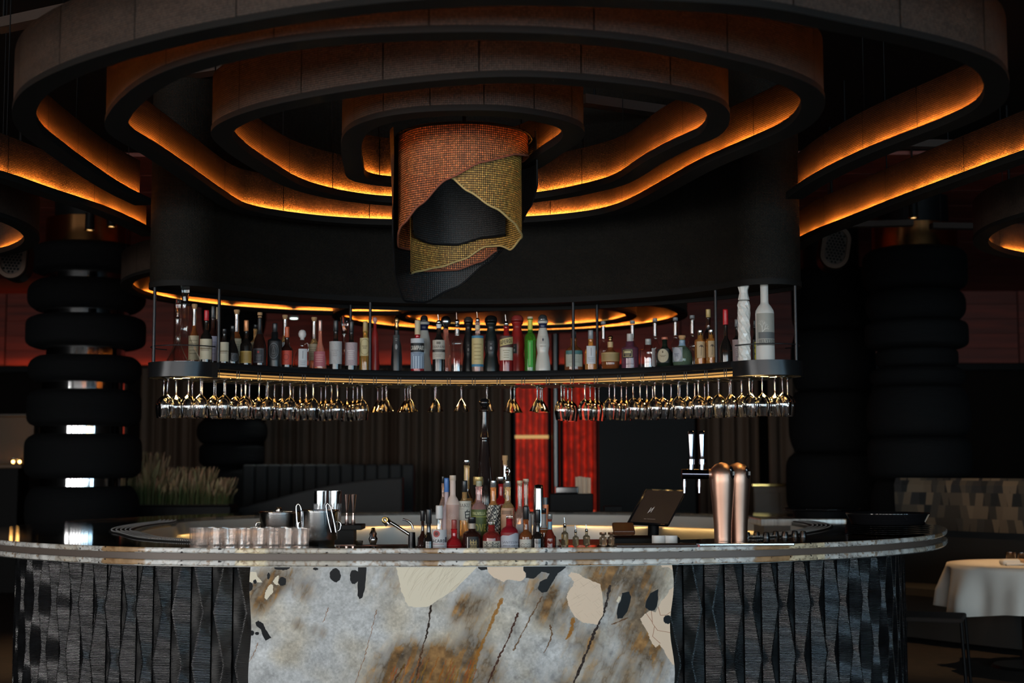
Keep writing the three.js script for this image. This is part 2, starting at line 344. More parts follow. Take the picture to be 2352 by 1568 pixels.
// ---------------------------------------------------------------- canopy and bottle shelf
const K = { x: -0.19, z: -6.5 };                // centre of the arc
const RI = 1.56, RO = 1.93, SPAN = 60 * Math.PI / 180;
const arc = (a, r) => ({ x: K.x + r * Math.sin(a), z: K.z - r * Math.cos(a) });
function stadium(ri, ro, span, n = 64, m = 16) { // arc shape with round ends, going round
  const P = [], c = (ri + ro) / 2, h = (ro - ri) / 2;
  for (let i = 0; i <= n; i++) P.push(arc(-span + 2 * span * i / n, ri));
  const e1 = arc(span, c);
  for (let i = 1; i < m; i++) { const t = Math.PI * i / m, a = span; P.push({ x: e1.x + h * (-Math.cos(t) * Math.sin(a) + Math.sin(t) * Math.cos(a)), z: e1.z + h * (Math.cos(t) * Math.cos(a) + Math.sin(t) * Math.sin(a)) }); }
  for (let i = 0; i <= n; i++) P.push(arc(span - 2 * span * i / n, ro));
  const e2 = arc(-span, c);
  for (let i = 1; i < m; i++) { const t = Math.PI * i / m, a = -span; P.push({ x: e2.x + h * (Math.cos(t) * Math.sin(a) - Math.sin(t) * Math.cos(a)), z: e2.z + h * (-Math.cos(t) * Math.cos(a) - Math.sin(t) * Math.sin(a)) }); }
  return P;
}
function loopNormals(P) {                       // outward normals of a loop that runs inner arc left to right, then back
  const n = P.length; let area = 0;
  P.forEach((p, i) => { const q = P[(i + 1) % n]; area += p.x * q.z - q.x * p.z; });
  return P.map((p, i) => { const a = P[(i - 1 + n) % n], b = P[(i + 1) % n]; let x = b.z - a.z, z = -(b.x - a.x); const l = Math.hypot(x, z) || 1; const s = area > 0 ? 1 : -1; return { x: s * x / l, z: s * z / l }; });
}
function slab(P, y0, y1) {                      // prism over a plan loop
  const s = new THREE.Shape(P.map((p) => new THREE.Vector2(p.x, -p.z)));
  const g = new THREE.ExtrudeGeometry(s, { depth: y1 - y0, bevelEnabled: false, curveSegments: 1 });
  g.rotateX(-Math.PI / 2); g.translate(0, y0, 0); return g;
}
const CANB = 2.42, SHT = 2.035;
{
  const g = thing('canopy', 'dark woven fabric canopy curving over the bottle shelf', 'canopy');
  const P = stadium(RI, RO, SPAN), N = loopNormals(P);
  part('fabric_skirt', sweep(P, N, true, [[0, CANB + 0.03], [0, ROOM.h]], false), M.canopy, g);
  part('bottom_hem', sweep(P, N, true, [[0.004, CANB], [0.004, CANB + 0.03], [-0.012, CANB + 0.03], [-0.012, CANB]]), M.rim, g);
  part('underside', slab(P.map((p, i) => ({ x: p.x - N[i].x * 0.01, z: p.z - N[i].z * 0.01 })), CANB + 0.02, CANB + 0.035), M.blackPaint, g);
  rebase(g, K.x, CANB, K.z - 1.7);
}
const S1 = std([0.62, 0.46, 0.26], 0.5);
const TRAY = 0.245;                              // half angle where the thick end trays meet the thin shelf, measured from the end
const SA = SPAN - 0.03;
{
  const g = thing('bottle_shelf', 'curved black metal bottle shelf hung under the dark canopy', 'shelf');
  const mid = []; { const n = 60; for (let i = 0; i <= n; i++) mid.push(arc(-SA + 2 * SA * i / n, RI + 0.015)); for (let i = n; i >= 0; i--) mid.push(arc(-SA + 2 * SA * i / n, RO)); }
  part('shelf_board', slab(mid, SHT - 0.022, SHT), M.shelfMetal, g);
  { const n = 60, pts = [], nr = []; for (let i = 0; i <= n; i++) { const a = -SA + 2 * SA * i / n; pts.push(arc(a, RI + 0.012)); nr.push({ x: -Math.sin(a), z: Math.cos(a) }); }
    const round = []; for (let k = 0; k < 10; k++) { const t = 2 * Math.PI * k / 10; round.push([0.008 + 0.016 * Math.cos(t), SHT - 0.016 + 0.019 * Math.sin(t)]); }
    part('front_edge', sweep(pts, nr, false, round, true, true), M.shelfMetal, g);
    // light profile under the board
    part('led_strip', sweep(pts, nr, false, [[-0.035, SHT - 0.055], [-0.035, SHT - 0.046], [-0.04, SHT - 0.046], [-0.04, SHT - 0.055]], true, true), M.ledWarm, g);
    part('light_channel', sweep(pts, nr, false, [[-0.042, SHT - 0.06], [-0.042, SHT - 0.022], [-0.046, SHT - 0.022], [-0.046, SHT - 0.06]], true, true), M.blackPaint, g);
    const m = 16; for (let k = 0; k < m; k++) { const a = -SA + 2 * SA * (k + 0.5) / m, p = arc(a, RI + 0.057); areaLight(g, V3(p.x, SHT - 0.052, p.z), V3(Math.sin(a), -0.5, -Math.cos(a)), V3(Math.cos(a), 0, Math.sin(a)), 2 * SA * RI / m * 0.95, 0.014, LED_WARM, SHELF_RADIANCE); }
    part('underside_panel', slab(mid.map((q) => { const dx = q.x - K.x, dz = q.z - K.z, r = Math.hypot(dx, dz), t = r < 1.7 ? 0.05 : -0.008; return { x: q.x + dx / r * t, z: q.z + dz / r * t }; }), SHT - 0.026, SHT - 0.0225), S1, g);
    // a second profile near the back edge
    const pb = [], nb = []; for (let i = 0; i <= n; i++) { const a = -SA + 2 * SA * i / n; pb.push(arc(a, RO - 0.06)); nb.push({ x: -Math.sin(a), z: Math.cos(a) }); }
    part('led_strip', sweep(pb, nb, false, [[0.01, SHT - 0.05], [0.01, SHT - 0.03], [-0.01, SHT - 0.03], [-0.01, SHT - 0.05]], true, true), M.ledWarm, g);
    for (let k = 0; k < m; k++) { const a = -SA + 2 * SA * (k + 0.5) / m, p = arc(a, RO - 0.06); areaLight(g, V3(p.x - Math.sin(a) * 0.012, SHT - 0.04, p.z + Math.cos(a) * 0.012), V3(-Math.sin(a), 0.25, Math.cos(a)), V3(Math.cos(a), 0, Math.sin(a)), 2 * SA * RO / m * 0.95, 0.016, LED_WARM, SHELF_RADIANCE); }
  }
  for (const s of [-1, 1]) {                     // end trays
    const P = []; const c = (RI + RO) / 2, h = (RO - RI) / 2, e = arc(s * SPAN, c);
    const a0 = s * SA, n = 10, m = 18;
    for (let i = 0; i <= n; i++) P.push(arc(lerp(a0, s * SPAN, i / n), RI));
    for (let i = 1; i < m; i++) { const t = Math.PI * i / m, a = s * SPAN; P.push({ x: e.x + h * (-Math.cos(t) * Math.sin(a) + s * Math.sin(t) * Math.cos(a)), z: e.z + h * (Math.cos(t) * Math.cos(a) + s * Math.sin(t) * Math.sin(a)) }); }
    for (let i = n; i >= 0; i--) P.push(arc(lerp(a0, s * SPAN, i / n), RO));
    const N = loopNormals(P);
    part('end_tray', mergeGeometries([slab(P.map((p, i) => ({ x: p.x - N[i].x * 0.004, z: p.z - N[i].z * 0.004 })), SHT - 0.03, SHT - 0.006), sweep(P, N, true, [[0, SHT - 0.077], [0, SHT], [-0.006, SHT], [-0.006, SHT - 0.077]]).toNonIndexed()]), M.shelfMetal, g);
    // lit underside lamp of the tray
    const lamp = arc(s * (SPAN + 0.01), c);
    part('led_lamp', cyl(0.06, 0.06, 0.012, lamp.x, SHT - 0.05, lamp.z, 20), M.ledWarm, g);
    areaLight(g, V3(lamp.x, SHT - 0.053, lamp.z), V3(0, -1, 0), V3(1, 0, 0), 0.1, 0.1, LED_WARM, SHELF_RADIANCE * 0.35);
    // guard wire round the tray
    const w = P.slice(2, P.length - 2).map((p, i) => V3(p.x - N[i + 2].x * 0.012, SHT + 0.082, p.z - N[i + 2].z * 0.012));
    part('guard_wire', tube(w, 0.0028, 80, 6), M.rod, g);
  }
  // hangers between canopy and shelf
  const rods = [[363, 0, 1], [502, 1, 1], [850, 1, 1], [1317, 1, 1], [1645, 1, 1], [1792, 0, 1], [805, 2, 1], [1372, 2, 1]];
  for (const [px, kind] of rods) {
    const r = ray(px, 760)[0]; let p;
    if (kind === 0) { const s = px < 1000 ? -1 : 1, e = arc(s * SPAN, (RI + RO) / 2), h = (RO - RI) / 2 - 0.012; const t = px < 1000 ? 0.62 : 0.62; const a = s * SPAN; p = { x: e.x + h * (-Math.cos(t * Math.PI) * Math.sin(a) + s * Math.sin(t * Math.PI) * Math.cos(a)), z: e.z + h * (Math.cos(t * Math.PI) * Math.cos(a) + s * Math.sin(t * Math.PI) * Math.sin(a)) }; }
    else { const R = kind === 1 ? RI + 0.02 : RO - 0.02; p = onArc(px, R); }
    part('hanger_rod', bar([p.x, SHT - 0.01, p.z], [p.x, CANB + 0.02, p.z], 0.0085, 10), M.rod, g);
  }
  rebase(g, K.x, SHT, K.z - 1.7);
}
function onArc(px, R) {                          // where the line of sight through a column of the frame meets the arc of radius R
  const t = ray(px, 800)[0];                     // x = t d ; (t d - K.x)^2 + (d + K.z)^2 = R^2, far solution
  const a = 1 + t * t, b = -2 * (t * K.x) + 2 * K.z, c = K.x * K.x + K.z * K.z - R * R;
  const d = (-b + Math.sqrt(Math.max(0, b * b - 4 * a * c))) / (2 * a);
  return { x: t * d, z: -d };
}
// glass rack: radial rails and the glasses that hang in them
const LANE = 0.089, LANES = 22, LSHIFT = -0.018;
{
  const g = thing('glass_rack', 'black wire glass rack fixed under the curved bottle shelf', 'rack');
  for (let k = 0; k <= LANES; k++) {
    const a = (k - LANES / 2) * LANE + LSHIFT, rails = [];
    const p = (r, o, y) => { const q = arc(a, r); return V3(q.x + o * Math.cos(a), y, q.z + o * Math.sin(a)); };
    for (const s of [-1, 1]) for (const r of [RI + 0.03, RO - 0.02]) rails.push(bar(p(r, 0.008 * s, SHT - 0.02), p(r, 0.008 * s, SHT - 0.079), 0.0026, 6));
    const f = grid(1, 1, (u, v) => { const r = lerp(RI + 0.025, RO - 0.015, v), q = p(r, (u - 0.5) * 2 * (LANE * r / 2 - 0.026), SHT - 0.0795); return [q.x, q.y, q.z, u, v]; });
    const f2 = f.clone(); f2.translate(0, 0.0025, 0); rails.push(f, f2);
    rails.push(bar(p(RI + 0.025, -(LANE * (RI + 0.025) / 2 - 0.026), SHT - 0.078), p(RI + 0.025, LANE * (RI + 0.025) / 2 - 0.026, SHT - 0.078), 0.002, 5));
    part('rail', merged(rails), M.rod, g);
  }
  rebase(g, K.x, SHT - 0.08, K.z - 1.7);
}
const ordinal = (n) => ['first', 'second', 'third', 'fourth', 'fifth', 'sixth', 'seventh', 'eighth', 'ninth', 'tenth', 'eleventh', 'twelfth', 'thirteenth', 'fourteenth', 'fifteenth', 'sixteenth', 'seventeenth', 'eighteenth', 'nineteenth', 'twentieth', 'twenty-first', 'twenty-second', 'twenty-third', 'twenty-fourth', 'twenty-fifth', 'twenty-sixth'][n];
// glass profiles hang downwards from the foot at y = 0
const wineGeo = lathe([[0.0005, 0.001], [0.033, 0.0005], [0.034, -0.0012], [0.020, -0.0045], [0.008, -0.008], [0.0048, -0.014], [0.0042, -0.03], [0.0040, -0.07], [0.0048, -0.082], [0.011, -0.090], [0.022, -0.098], [0.032, -0.111], [0.0385, -0.128], [0.0400, -0.142], [0.0385, -0.162], [0.0350, -0.186], [0.0322, -0.202], [0.0316, -0.202], [0.0343, -0.186], [0.0378, -0.162], [0.0393, -0.142], [0.0378, -0.128], [0.0312, -0.1118], [0.021, -0.099], [0.010, -0.0925], [0.0005, -0.0905]], 24);
const martiniGeo = lathe([[0.0005, 0.001], [0.034, 0.0005], [0.035, -0.0012], [0.020, -0.0045], [0.008, -0.008], [0.0050, -0.016], [0.0044, -0.04], [0.0044, -0.072], [0.0060, -0.082], [0.014, -0.094], [0.030, -0.122], [0.0455, -0.150], [0.0450, -0.150], [0.0294, -0.1228], [0.013, -0.0955], [0.0005, -0.0865]], 24);
const martini = { 7: 3, 8: 3, 9: 2, 10: 1, 11: 1, 12: 3, 13: 3 };
{
  let w0 = null, m0 = null;
  for (let k = 0; k < LANES; k++) {
    const a = (k + 0.5 - LANES / 2) * LANE + LSHIFT, m = martini[k] || 0, n = m || 4;
    for (let i = 0; i < n; i++) {
      const r = RI + (m ? 0.06 + 0.095 * i : 0.055 + 0.084 * i), p = arc(a + (rnd() - 0.5) * 0.006, r);
      const geo = m ? martiniGeo : wineGeo;
      const o = single(m ? 'martini_glass' : 'wine_glass', geo, M.wineGlass, `${m ? 'martini' : 'wine'} glass hanging in the ${ordinal(k)} rack lane from the left, ${ordinal(i)} from its front`, 'glass', [p.x, SHT - 0.0748, p.z], rnd() * 6, m ? 'martini glasses hanging from the rack' : 'wine glasses hanging from the rack');
      o.rotation.z = (rnd() - 0.5) * 0.03;
    }
  }
  // under the end trays
  for (const s of [-1, 1]) for (let k = 0; k < 2; k++) for (let i = 0; i < (k ? 1 : 4); i++) {
    const a = s * (SPAN + 0.012 + 0.06 * k), r = RI + (k ? 0.185 + 0.084 * i : 0.055 + 0.084 * i), p = arc(a, r);
    const o = single('wine_glass', wineGeo, M.wineGlass, `wine glass hanging under the ${s < 0 ? 'decanter' : 'frosted bottle'} end tray, ${k ? 'outer' : 'inner'} lane, ${ordinal(i)} from its front`, 'glass', [p.x, SHT - 0.08, p.z], 0, 'wine glasses hanging from the rack');
    o.rotation.z = s * 0.05 * (k ? 1 : 0.2);
  }
}

// ---------------------------------------------------------------- the bar
const CT = 1.10;                                 // height of the counter top
const BC = { x: -0.3, z: -10.0 };
const outerRaw = [[0, 1240], [100, 1247.5], [200, 1252.2], [300, 1255.6], [430, 1257.6], [550, 1258.7], [800, 1258.9], [1100, 1258.2], [1450, 1255.5], [1750, 1250.6], [1900, 1245], [2000, 1240.5], [2100, 1233], [2150, 1227]].map(([x, y]) => { const p = atY(x, y, CT); return { x: p.x, z: p.z }; });
outerRaw.push({ x: 2.80, z: -9.25 }, { x: 2.86, z: -10.0 }, { x: 2.72, z: -11.0 }, { x: 2.2, z: -12.1 }, { x: 1.3, z: -12.9 }, { x: 0.2, z: -13.25 }, { x: -1.1, z: -13.15 }, { x: -2.2, z: -12.6 }, { x: -3.0, z: -11.6 }, { x: -3.4, z: -10.4 }, { x: -3.4, z: -9.2 }, { x: -3.18, z: -8.4 });
const OUT = smooth(resample(outerRaw, 240, true), 4, true), OUTN = normals(OUT, true, BC);
// inner edge of the counter: wide, with a narrow strip where the work well is cut in behind the front
const wellWidth = OUT.map((p) => {
  const d = -p.z, px = 1176 + F * p.x / d;
  const flank = clamp((d - 7.0) / 1.3) * clamp((11.6 - d) / 1.2), base = lerp(0.58, p.x < 0 ? 0.96 : 0.86, flank * flank * (3 - 2 * flank));
  let w = base;
  if (p.z > -8.6) { const a = clamp((px - 560) / 120), b = clamp((1640 - px) / 160); w = lerp(base, 0.2, Math.min(a * a * (3 - 2 * a), b * b * (3 - 2 * b))); }
  return w;
});
// marble for edges and counter tops
const edgeTex = dataTex(2048, 128, (u, v) => {    // five metres long, a tenth of a metre tall
  const X = u * 5, Y = v * 0.1, w = fbm(X * 8, Y * 8 + 3, 3, 40), p = u * 31 + 1.6 * w, cell = Math.floor(p), e = p - cell, tone = (k) => { const q = hash(((k % 31) + 31) % 31, 5); return q < 0.36 ? [196, 194, 190] : q < 0.68 ? [218, 202, 170] : q < 0.8 ? [158, 126, 92] : [178, 170, 158]; };
  const A = tone(cell), B = tone(cell + 1), s = clamp((e - 0.86) / 0.14), n = fbm(X * 24 + 9, Y * 24, 5, 120), m = fbm(X * 50 + 3, Y * 50 + 7, 4, 250);
  const vein = Math.pow(1 - Math.abs(2 * fbm(X * 10 + 40, Y * 14 + 5, 4, 50) - 1), 16);
  return A.map((q, z) => { let r = lerp(q, B[z], s) * (0.8 + 0.42 * n); r = lerp(r, [118, 86, 58][z], clamp((m - 0.6) * 5) * 0.6); r = lerp(r, [60, 50, 44][z], clamp(vein * 0.4)); return lerp(r, [40, 38, 38][z], clamp((0.27 - m) * 9)); });
}, true, [1 / 5, 1 / 0.1]);
const topTex = dataTex(1024, 512, (u, v) => {
  const n = fbm(u * 12, v * 6, 5, 12), m = fbm(u * 20 + 4, v * 10 + 2, 4, 20);
  let c = [178, 176, 172].map((q) => q * (0.6 + 0.6 * n));
  if (m > 0.58) c = c.map((q, z) => q * [0.75, 0.58, 0.42][z]);
  if (m < 0.3) c = [26, 27, 30];
  return c;
}, true, [0.25, 0.5]);
M.edgeStone = phys([1, 1, 1], 0.2, { map: edgeTex, clearcoat: 0.3, clearcoatRoughness: 0.08 });
M.topStone = phys([0.09, 0.08, 0.075], 0.06, { map: topTex });
M.recess = std([0.115, 0.088, 0.074], 0.45, 0.1);
const S0 = std([0.22, 0.22, 0.21], 0.4, 0.9);
const wIn = (extra = 0) => (i) => -(wellWidth[i] + extra);
{
  const g = thing('bar_countertop', 'double marble countertop of the round bar with a recessed brown band', 'countertop');
  // upper slab with a rounded nose, recess, lower slab
  const nose = (y0, y1, r) => { const p = []; for (let k = 0; k <= 5; k++) { const t = Math.PI / 2 * k / 5; p.push([-r + r * Math.cos(t - Math.PI / 2 + 0) , y0 + r - r * Math.cos(t)]); } for (let k = 0; k <= 5; k++) { const t = Math.PI / 2 * k / 5; p.push([-r + r * Math.cos(t), y1 - r + r * Math.sin(t)]); } return p; };
  part('upper_slab', sweep(OUT, OUTN, true, [[-0.3, CT - 0.027], ...nose(CT - 0.027, CT, 0.008)], false), M.edgeStone, g);
  part('slab_top', sweep(OUT, OUTN, true, [[-0.008, CT], [wIn(), CT], [wIn(), CT - 0.027]], false), M.topStone, g);
  part('recess_band', sweep(OUT, OUTN, true, [[-0.035, CT - 0.06], [-0.035, CT - 0.02]], false), M.recess, g);
  part('lower_slab', sweep(OUT, OUTN, true, [[-0.3, CT - 0.089], ...nose(CT - 0.089, CT - 0.06, 0.008), [-0.3, CT - 0.06]], true), M.edgeStone, g);
  part('metal_edge', sweep(OUT, OUTN, true, [[-0.33, CT - 0.092], [-0.006, CT - 0.092], [-0.006, CT - 0.089], [-0.33, CT - 0.089]], true), S0, g);
  // inner apron facing the well
  part('inner_apron', sweep(OUT, OUTN, true, [[wIn(), CT - 0.005], [wIn(), CT - 0.12], [wIn(-0.02), CT - 0.12]], false), std([0.6, 0.58, 0.54], 0.35), g);
  rebase(g, BC.x, CT - 0.1, BC.z);
}
const DIEOFF = -0.30;
{
  const g = thing('round_bar', 'round bar body clad in black ribbed pleats with a pale marble panel', 'bar');
  part('core', sweep(OUT, OUTN, true, [[DIEOFF - 0.03, 0], [DIEOFF - 0.03, CT - 0.11], [DIEOFF - 0.07, CT - 0.11], [DIEOFF - 0.07, 0]]), M.blackPaint, g);
  part('kick_plate', sweep(OUT, OUTN, true, [[DIEOFF + 0.02, 0], [DIEOFF + 0.02, 0.1], [DIEOFF - 0.04, 0.1]], false), M.blackPaint, g);
  // inner steel fronts
  part('inner_front', sweep(OUT, OUTN, true, [[wIn(-0.05), CT - 0.12], [wIn(-0.05), 0.02]], false), std([0.36, 0.36, 0.35], 0.3, 0.85), g);
  // lamps under the inner apron, along the far side and the flanks
  const die = OUT.map((p, i) => ({ x: p.x + OUTN[i].x * DIEOFF, z: p.z + OUTN[i].z * DIEOFF }));
  const strip = []; for (let i = 0; i < OUT.length; i++) strip.push({ x: OUT[i].x - OUTN[i].x * (wellWidth[i] - 0.01), z: OUT[i].z - OUTN[i].z * (wellWidth[i] - 0.01) });
  part('led_strip', sweep(OUT, OUTN, true, [[wIn(-0.02), CT - 0.121], [wIn(-0.02), CT - 0.127], [wIn(-0.034), CT - 0.127], [wIn(-0.034), CT - 0.121]]), M.ledWarm, g);
  let acc = 0, m = 0;
  for (let i = 0; i < OUT.length; i++) {
    const q = strip[(i + 1) % strip.length], p = strip[i]; acc += Math.hypot(q.x - p.x, q.z - p.z);
    if (acc > 0.75) { acc = 0; if (p.z < -7.9) areaLight(g, V3(p.x + OUTN[i].x * 0.017, CT - 0.129, p.z + OUTN[i].z * 0.017), V3(-OUTN[i].x * 0.0, -1, 0), V3(q.x - p.x, 0, q.z - p.z), 0.72, 0.014, [1, 0.6, 0.2], 55); }
  }
  // pleated strips: each strip is one vertical chain of leaning facets with fine ribs
  const ribs = dataTex(8, 32, (u, v) => { const h = 255 * Math.pow(0.5 + 0.5 * Math.cos(2 * Math.PI * v), 0.6); return [h, h, h]; }, false, [1, 1 / 0.0080]);
  const ribCol = dataTex(64, 256, (u, v, i, j) => { const k = 0.5 + 0.9 * fbm(u * 8 + 3, v * 32, 3, 8); return [20 * k, 21 * k, 23 * k]; }, true, [4, 0.8]);
  const pleat = phys([1, 1, 1], 0.16, { map: ribCol, bumpMap: ribs, bumpScale: 0.0016, ior: 2.2 });
  let L = [0]; for (let i = 1; i <= die.length; i++) { const a = die[i - 1], b = die[i % die.length]; L.push(L[i - 1] + Math.hypot(b.x - a.x, b.z - a.z)); }
  const total = L[die.length], at = (s) => { s = ((s % total) + total) % total; let i = 0; while (L[i + 1] < s) i++; const t = (s - L[i]) / (L[i + 1] - L[i]), a = die[i], b = die[(i + 1) % die.length], na = OUTN[i], nb = OUTN[(i + 1) % die.length]; return { x: lerp(a.x, b.x, t), z: lerp(a.z, b.z, t), nx: lerp(na.x, nb.x, t), nz: lerp(na.z, nb.z, t) }; };
  const W = 0.116, count = Math.floor(total / W), step = total / count, rowH = 0.27;
  for (let k = 0; k < count; k++) {
    const mid = at((k + 0.5) * step);
    if (mid.z < -10.6) continue;                 // far side faces away
    const px = 1176 + F * mid.x / -mid.z;
    if (px > 640 && px < 1490) continue;         // marble panel
    const NV = 40, cols = [0, 0.06, null, 0.94, 1];
    const geo = (() => {
      const pos = [], uv = [], idx = [];
      const crest = (y) => { const t = (0.759 + 6 * rowH - y) / rowH, f = Math.abs(((t + (k % 2)) % 2) - 1); return 0.26 + 0.48 * f; };
      const rows = []; for (let j = 0; j <= NV; j++) rows.push(0.1 + (CT - 0.092 - 0.1) * j / NV);
      const strips = [['w0', 0], [0, 'c0'], ['c0', 'c1'], ['c1', 1], [1, 'w1']];
      for (const [A, B] of strips) {
        const base = pos.length / 3;
        for (const y of rows) {
          const c = crest(y), c0 = c - 0.035, c1 = c + 0.035;
          for (const e of [A, B]) {
            const u = e === 'c0' ? c0 : e === 'c1' ? c1 : e === 0 || e === 'w0' ? 0.035 : 0.965, hgt = e === 'w0' || e === 'w1' ? -0.03 : e === 0 || e === 1 ? 0 : 0.037;
            const q = at((k + u) * step); pos.push(q.x + q.nx * hgt, y, q.z + q.nz * hgt); uv.push(u * step + k * 0.37, y);
          }
        }
        for (let j = 0; j < NV; j++) { const a = base + 2 * j; idx.push(a, a + 1, a + 2, a + 1, a + 3, a + 2); }
      }
      const gg = new THREE.BufferGeometry(); gg.setAttribute('position', new THREE.Float32BufferAttribute(pos, 3)); gg.setAttribute('uv', new THREE.Float32BufferAttribute(uv, 2)); gg.setIndex(idx); gg.computeVertexNormals(); return gg;
    })();
    part('pleat', geo, pleat, g);
  }
  // the marble panel, edges gently waved, standing in front of the pleats
  const stone = canvasTex(1600, 1200, (c, w, h) => {
    const X = (x) => (x - 560) * w / 1010, Y = (y) => (y - 1290) * h / 640, S = w / 1010;
    const Z7 = (p) => [540 + p[0] / 4.356, 1250 + p[1] / 4.356], Z8 = (p) => [1060 + p[0] / 4.356, 1250 + p[1] / 4.356];
    const poly = (pts, f) => { c.beginPath(); pts.forEach((p, i) => (i ? c.lineTo(X(p[0]), Y(p[1])) : c.moveTo(X(p[0]), Y(p[1])))); c.closePath(); c.fillStyle = f; c.fill(); };
    c.fillStyle = 'rgb(186,188,190)'; c.fillRect(0, 0, w, h);
    const img = c.getImageData(0, 0, w, h), d = img.data;
    // brown cloud centres (frame coordinates) with radius and strength
    const clouds = [[1150, 1330, 45, 0.5], [1265, 1390, 60, 0.9], [1240, 1340, 45, 0.5], [1390, 1330, 75, 0.85], [1470, 1330, 70, 0.9], [1460, 1400, 60, 0.8], [1455, 1450, 60, 0.7], [1500, 1500, 60, 0.7], [1340, 1470, 45, 0.7], [1060, 1400, 45, 0.9], [1080, 1480, 50, 0.8], [1060, 1560, 70, 1.0], [970, 1540, 65, 1.3], [935, 1520, 55, 1.1], [1010, 1530, 50, 1.1], [900, 1590, 90, 1], [1300, 1600, 90, 0.7], [1440, 1590, 80, 0.7], [610, 1345, 40, 1.0], [640, 1330, 45, 0.8], [700, 1320, 60, 0.35], [890, 1325, 60, 0.4], [590, 1380, 35, 0.7], [735, 1445, 22, 0.7], [685, 1430, 20, 0.6], [710, 1360, 25, 0.5], [1120, 1540, 50, 0.6], [1410, 1540, 60, 0.45], [1100, 1380, 40, 0.6]];
    for (let j = 0; j < h; j++) for (let i = 0; i < w; i++) {
      const x = 560 + i * 1010 / w, y = 1290 + j * 640 / h;
      const n = fbm(x * 0.018, y * 0.018, 5), m = fbm(x * 0.06 + 31, y * 0.06 + 9, 4), q = fbm((x + y * 0.42) * 0.05 + 7, (y - x * 0.1) * 0.012 + 3, 4), fine = hash(i, j), mm = fbm(x * 0.22 + 3, y * 0.22 + 11, 3), hair = Math.pow(1 - Math.abs(2 * fbm((x + y * 0.35) * 0.045 + 90, y * 0.022 + 17, 4) - 1), 14);
      let br = 0; for (const [a, b, r, s] of clouds) { const dd = ((x - a) ** 2 + (y - b) ** 2) / (r * r); if (dd < 4) br += s * Math.exp(-dd * 1.4); }
      br = clamp(br * (0.25 + 1.5 * q) * (0.4 + 0.8 * m + 0.5 * mm) - 0.18 + 0.35 * hair * clamp(br + 0.15));
      let k = 0.8 + 0.3 * n + 0.16 * (m - 0.5) + 0.22 * (mm - 0.5) + 0.05 * (fine - 0.5); const warm = clamp((fbm(x * 0.012 + 50, y * 0.012, 3) - 0.42) * 3); let R = lerp(198, 192, warm) * k, G = lerp(198, 183, warm) * k, B = lerp(198, 168, warm) * k;
      const grain = x > 1150 && m < 0.4 ? 0.8 + 0.5 * m : 1; R *= grain; G *= grain; B *= grain;
      const tone = q > 0.58 ? [126, 94, 58] : [110, 93, 74], e = clamp(br);
      R = lerp(R, tone[0] * (0.5 + m), e); G = lerp(G, tone[1] * (0.5 + m), e); B = lerp(B, tone[2] * (0.5 + m), e);
      const o = 4 * (j * w + i); d[o] = clamp(R, 0, 255); d[o + 1] = clamp(G, 0, 255); d[o + 2] = clamp(B, 0, 255);
    }
    c.putImageData(img, 0, 0);
    const rough = (pts, amp = 1.4, sub = 6) => { const out = []; pts.forEach((p, i) => { const q = pts[(i + 1) % pts.length]; for (let k = 0; k < sub; k++) { const t = k / sub; out.push([lerp(p[0], q[0], t) + (rnd() - 0.5) * amp, lerp(p[1], q[1], t) + (rnd() - 0.5) * amp]); } }); return out; };
    const veins = (list, colour, wd) => { c.strokeStyle = colour; c.lineCap = 'round'; for (const line of list) { const pts = line.map((p) => p); for (let k = 0; k < pts.length - 1; k++) for (let t = 0; t < 9; t++) { const a = t / 9, b = (t + 1) / 9, j1 = (hash(k * 9 + t, 3) - 0.5) * 3, j2 = (hash(k * 9 + t + 1, 3) - 0.5) * 3; c.lineWidth = S * wd * (0.4 + 1.3 * hash(k * 31 + t, 8)); c.beginPath(); c.moveTo(X(lerp(pts[k][0], pts[k + 1][0], a) + j1), Y(lerp(pts[k][1], pts[k + 1][1], a))); c.lineTo(X(lerp(pts[k][0], pts[k + 1][0], b) + j2), Y(lerp(pts[k][1], pts[k + 1][1], b))); c.stroke(); } } };
    veins([[[1960, 600], [1930, 830], [1890, 970], [1850, 1130], [1800, 1385], [1720, 1700]].map(Z7), [[1700, 1180], [1620, 1300], [1560, 1480]].map(Z7)], 'rgba(70,38,18,0.55)', 3.4);
    veins([[[1960, 600], [1930, 830], [1890, 970]].map(Z7)], 'rgba(25,18,16,0.85)', 2.4);
    veins([[[1420, 640], [1380, 800], [1350, 920], [1310, 1080], [1200, 1385], [1120, 1700]].map(Z7), [[240, 970], [210, 1060], [150, 1160]].map(Z7), [[940, 620], [890, 760]].map(Z7)], 'rgba(120,70,36,0.6)', 1.2);
    veins([[[560, 680], [510, 810], [440, 980], [370, 1110], [250, 1385], [120, 1700]].map(Z8)], 'rgba(62,36,26,0.85)', 3.2);
    veins([[[1480, 420], [1430, 640], [1380, 760], [1310, 900], [1230, 1100], [1110, 1385], [1000, 1700]].map(Z8)], 'rgba(40,30,26,0.85)', 4.2);
    veins([[[400, 540], [330, 690], [230, 920], [150, 1100], [40, 1385], [-60, 1650]].map(Z8), [[1110, 740], [1090, 860], [1040, 940]].map(Z8)], 'rgba(150,98,36,0.65)', 6);
    veins([[[800, 520], [690, 710], [600, 880], [520, 1040]].map(Z8), [[880, 800], [900, 900], [820, 1070]].map(Z8), [[1650, 740], [1500, 800]].map(Z8)], 'rgba(96,66,40,0.7)', 2.6);
    // gold-brown brush of fine parallel veins low in the middle
    for (let k = 0; k < 60; k++) { const x = 905 + 190 * rnd(), y = 1500 + 90 * rnd(), l = 30 + 60 * rnd(); veins([[[x, y], [x - l * 0.42, y + l]]], `rgba(${110 + 60 * rnd() | 0},${62 + 40 * rnd() | 0},${20 + 20 * rnd() | 0},0.4)`, 2.2); }
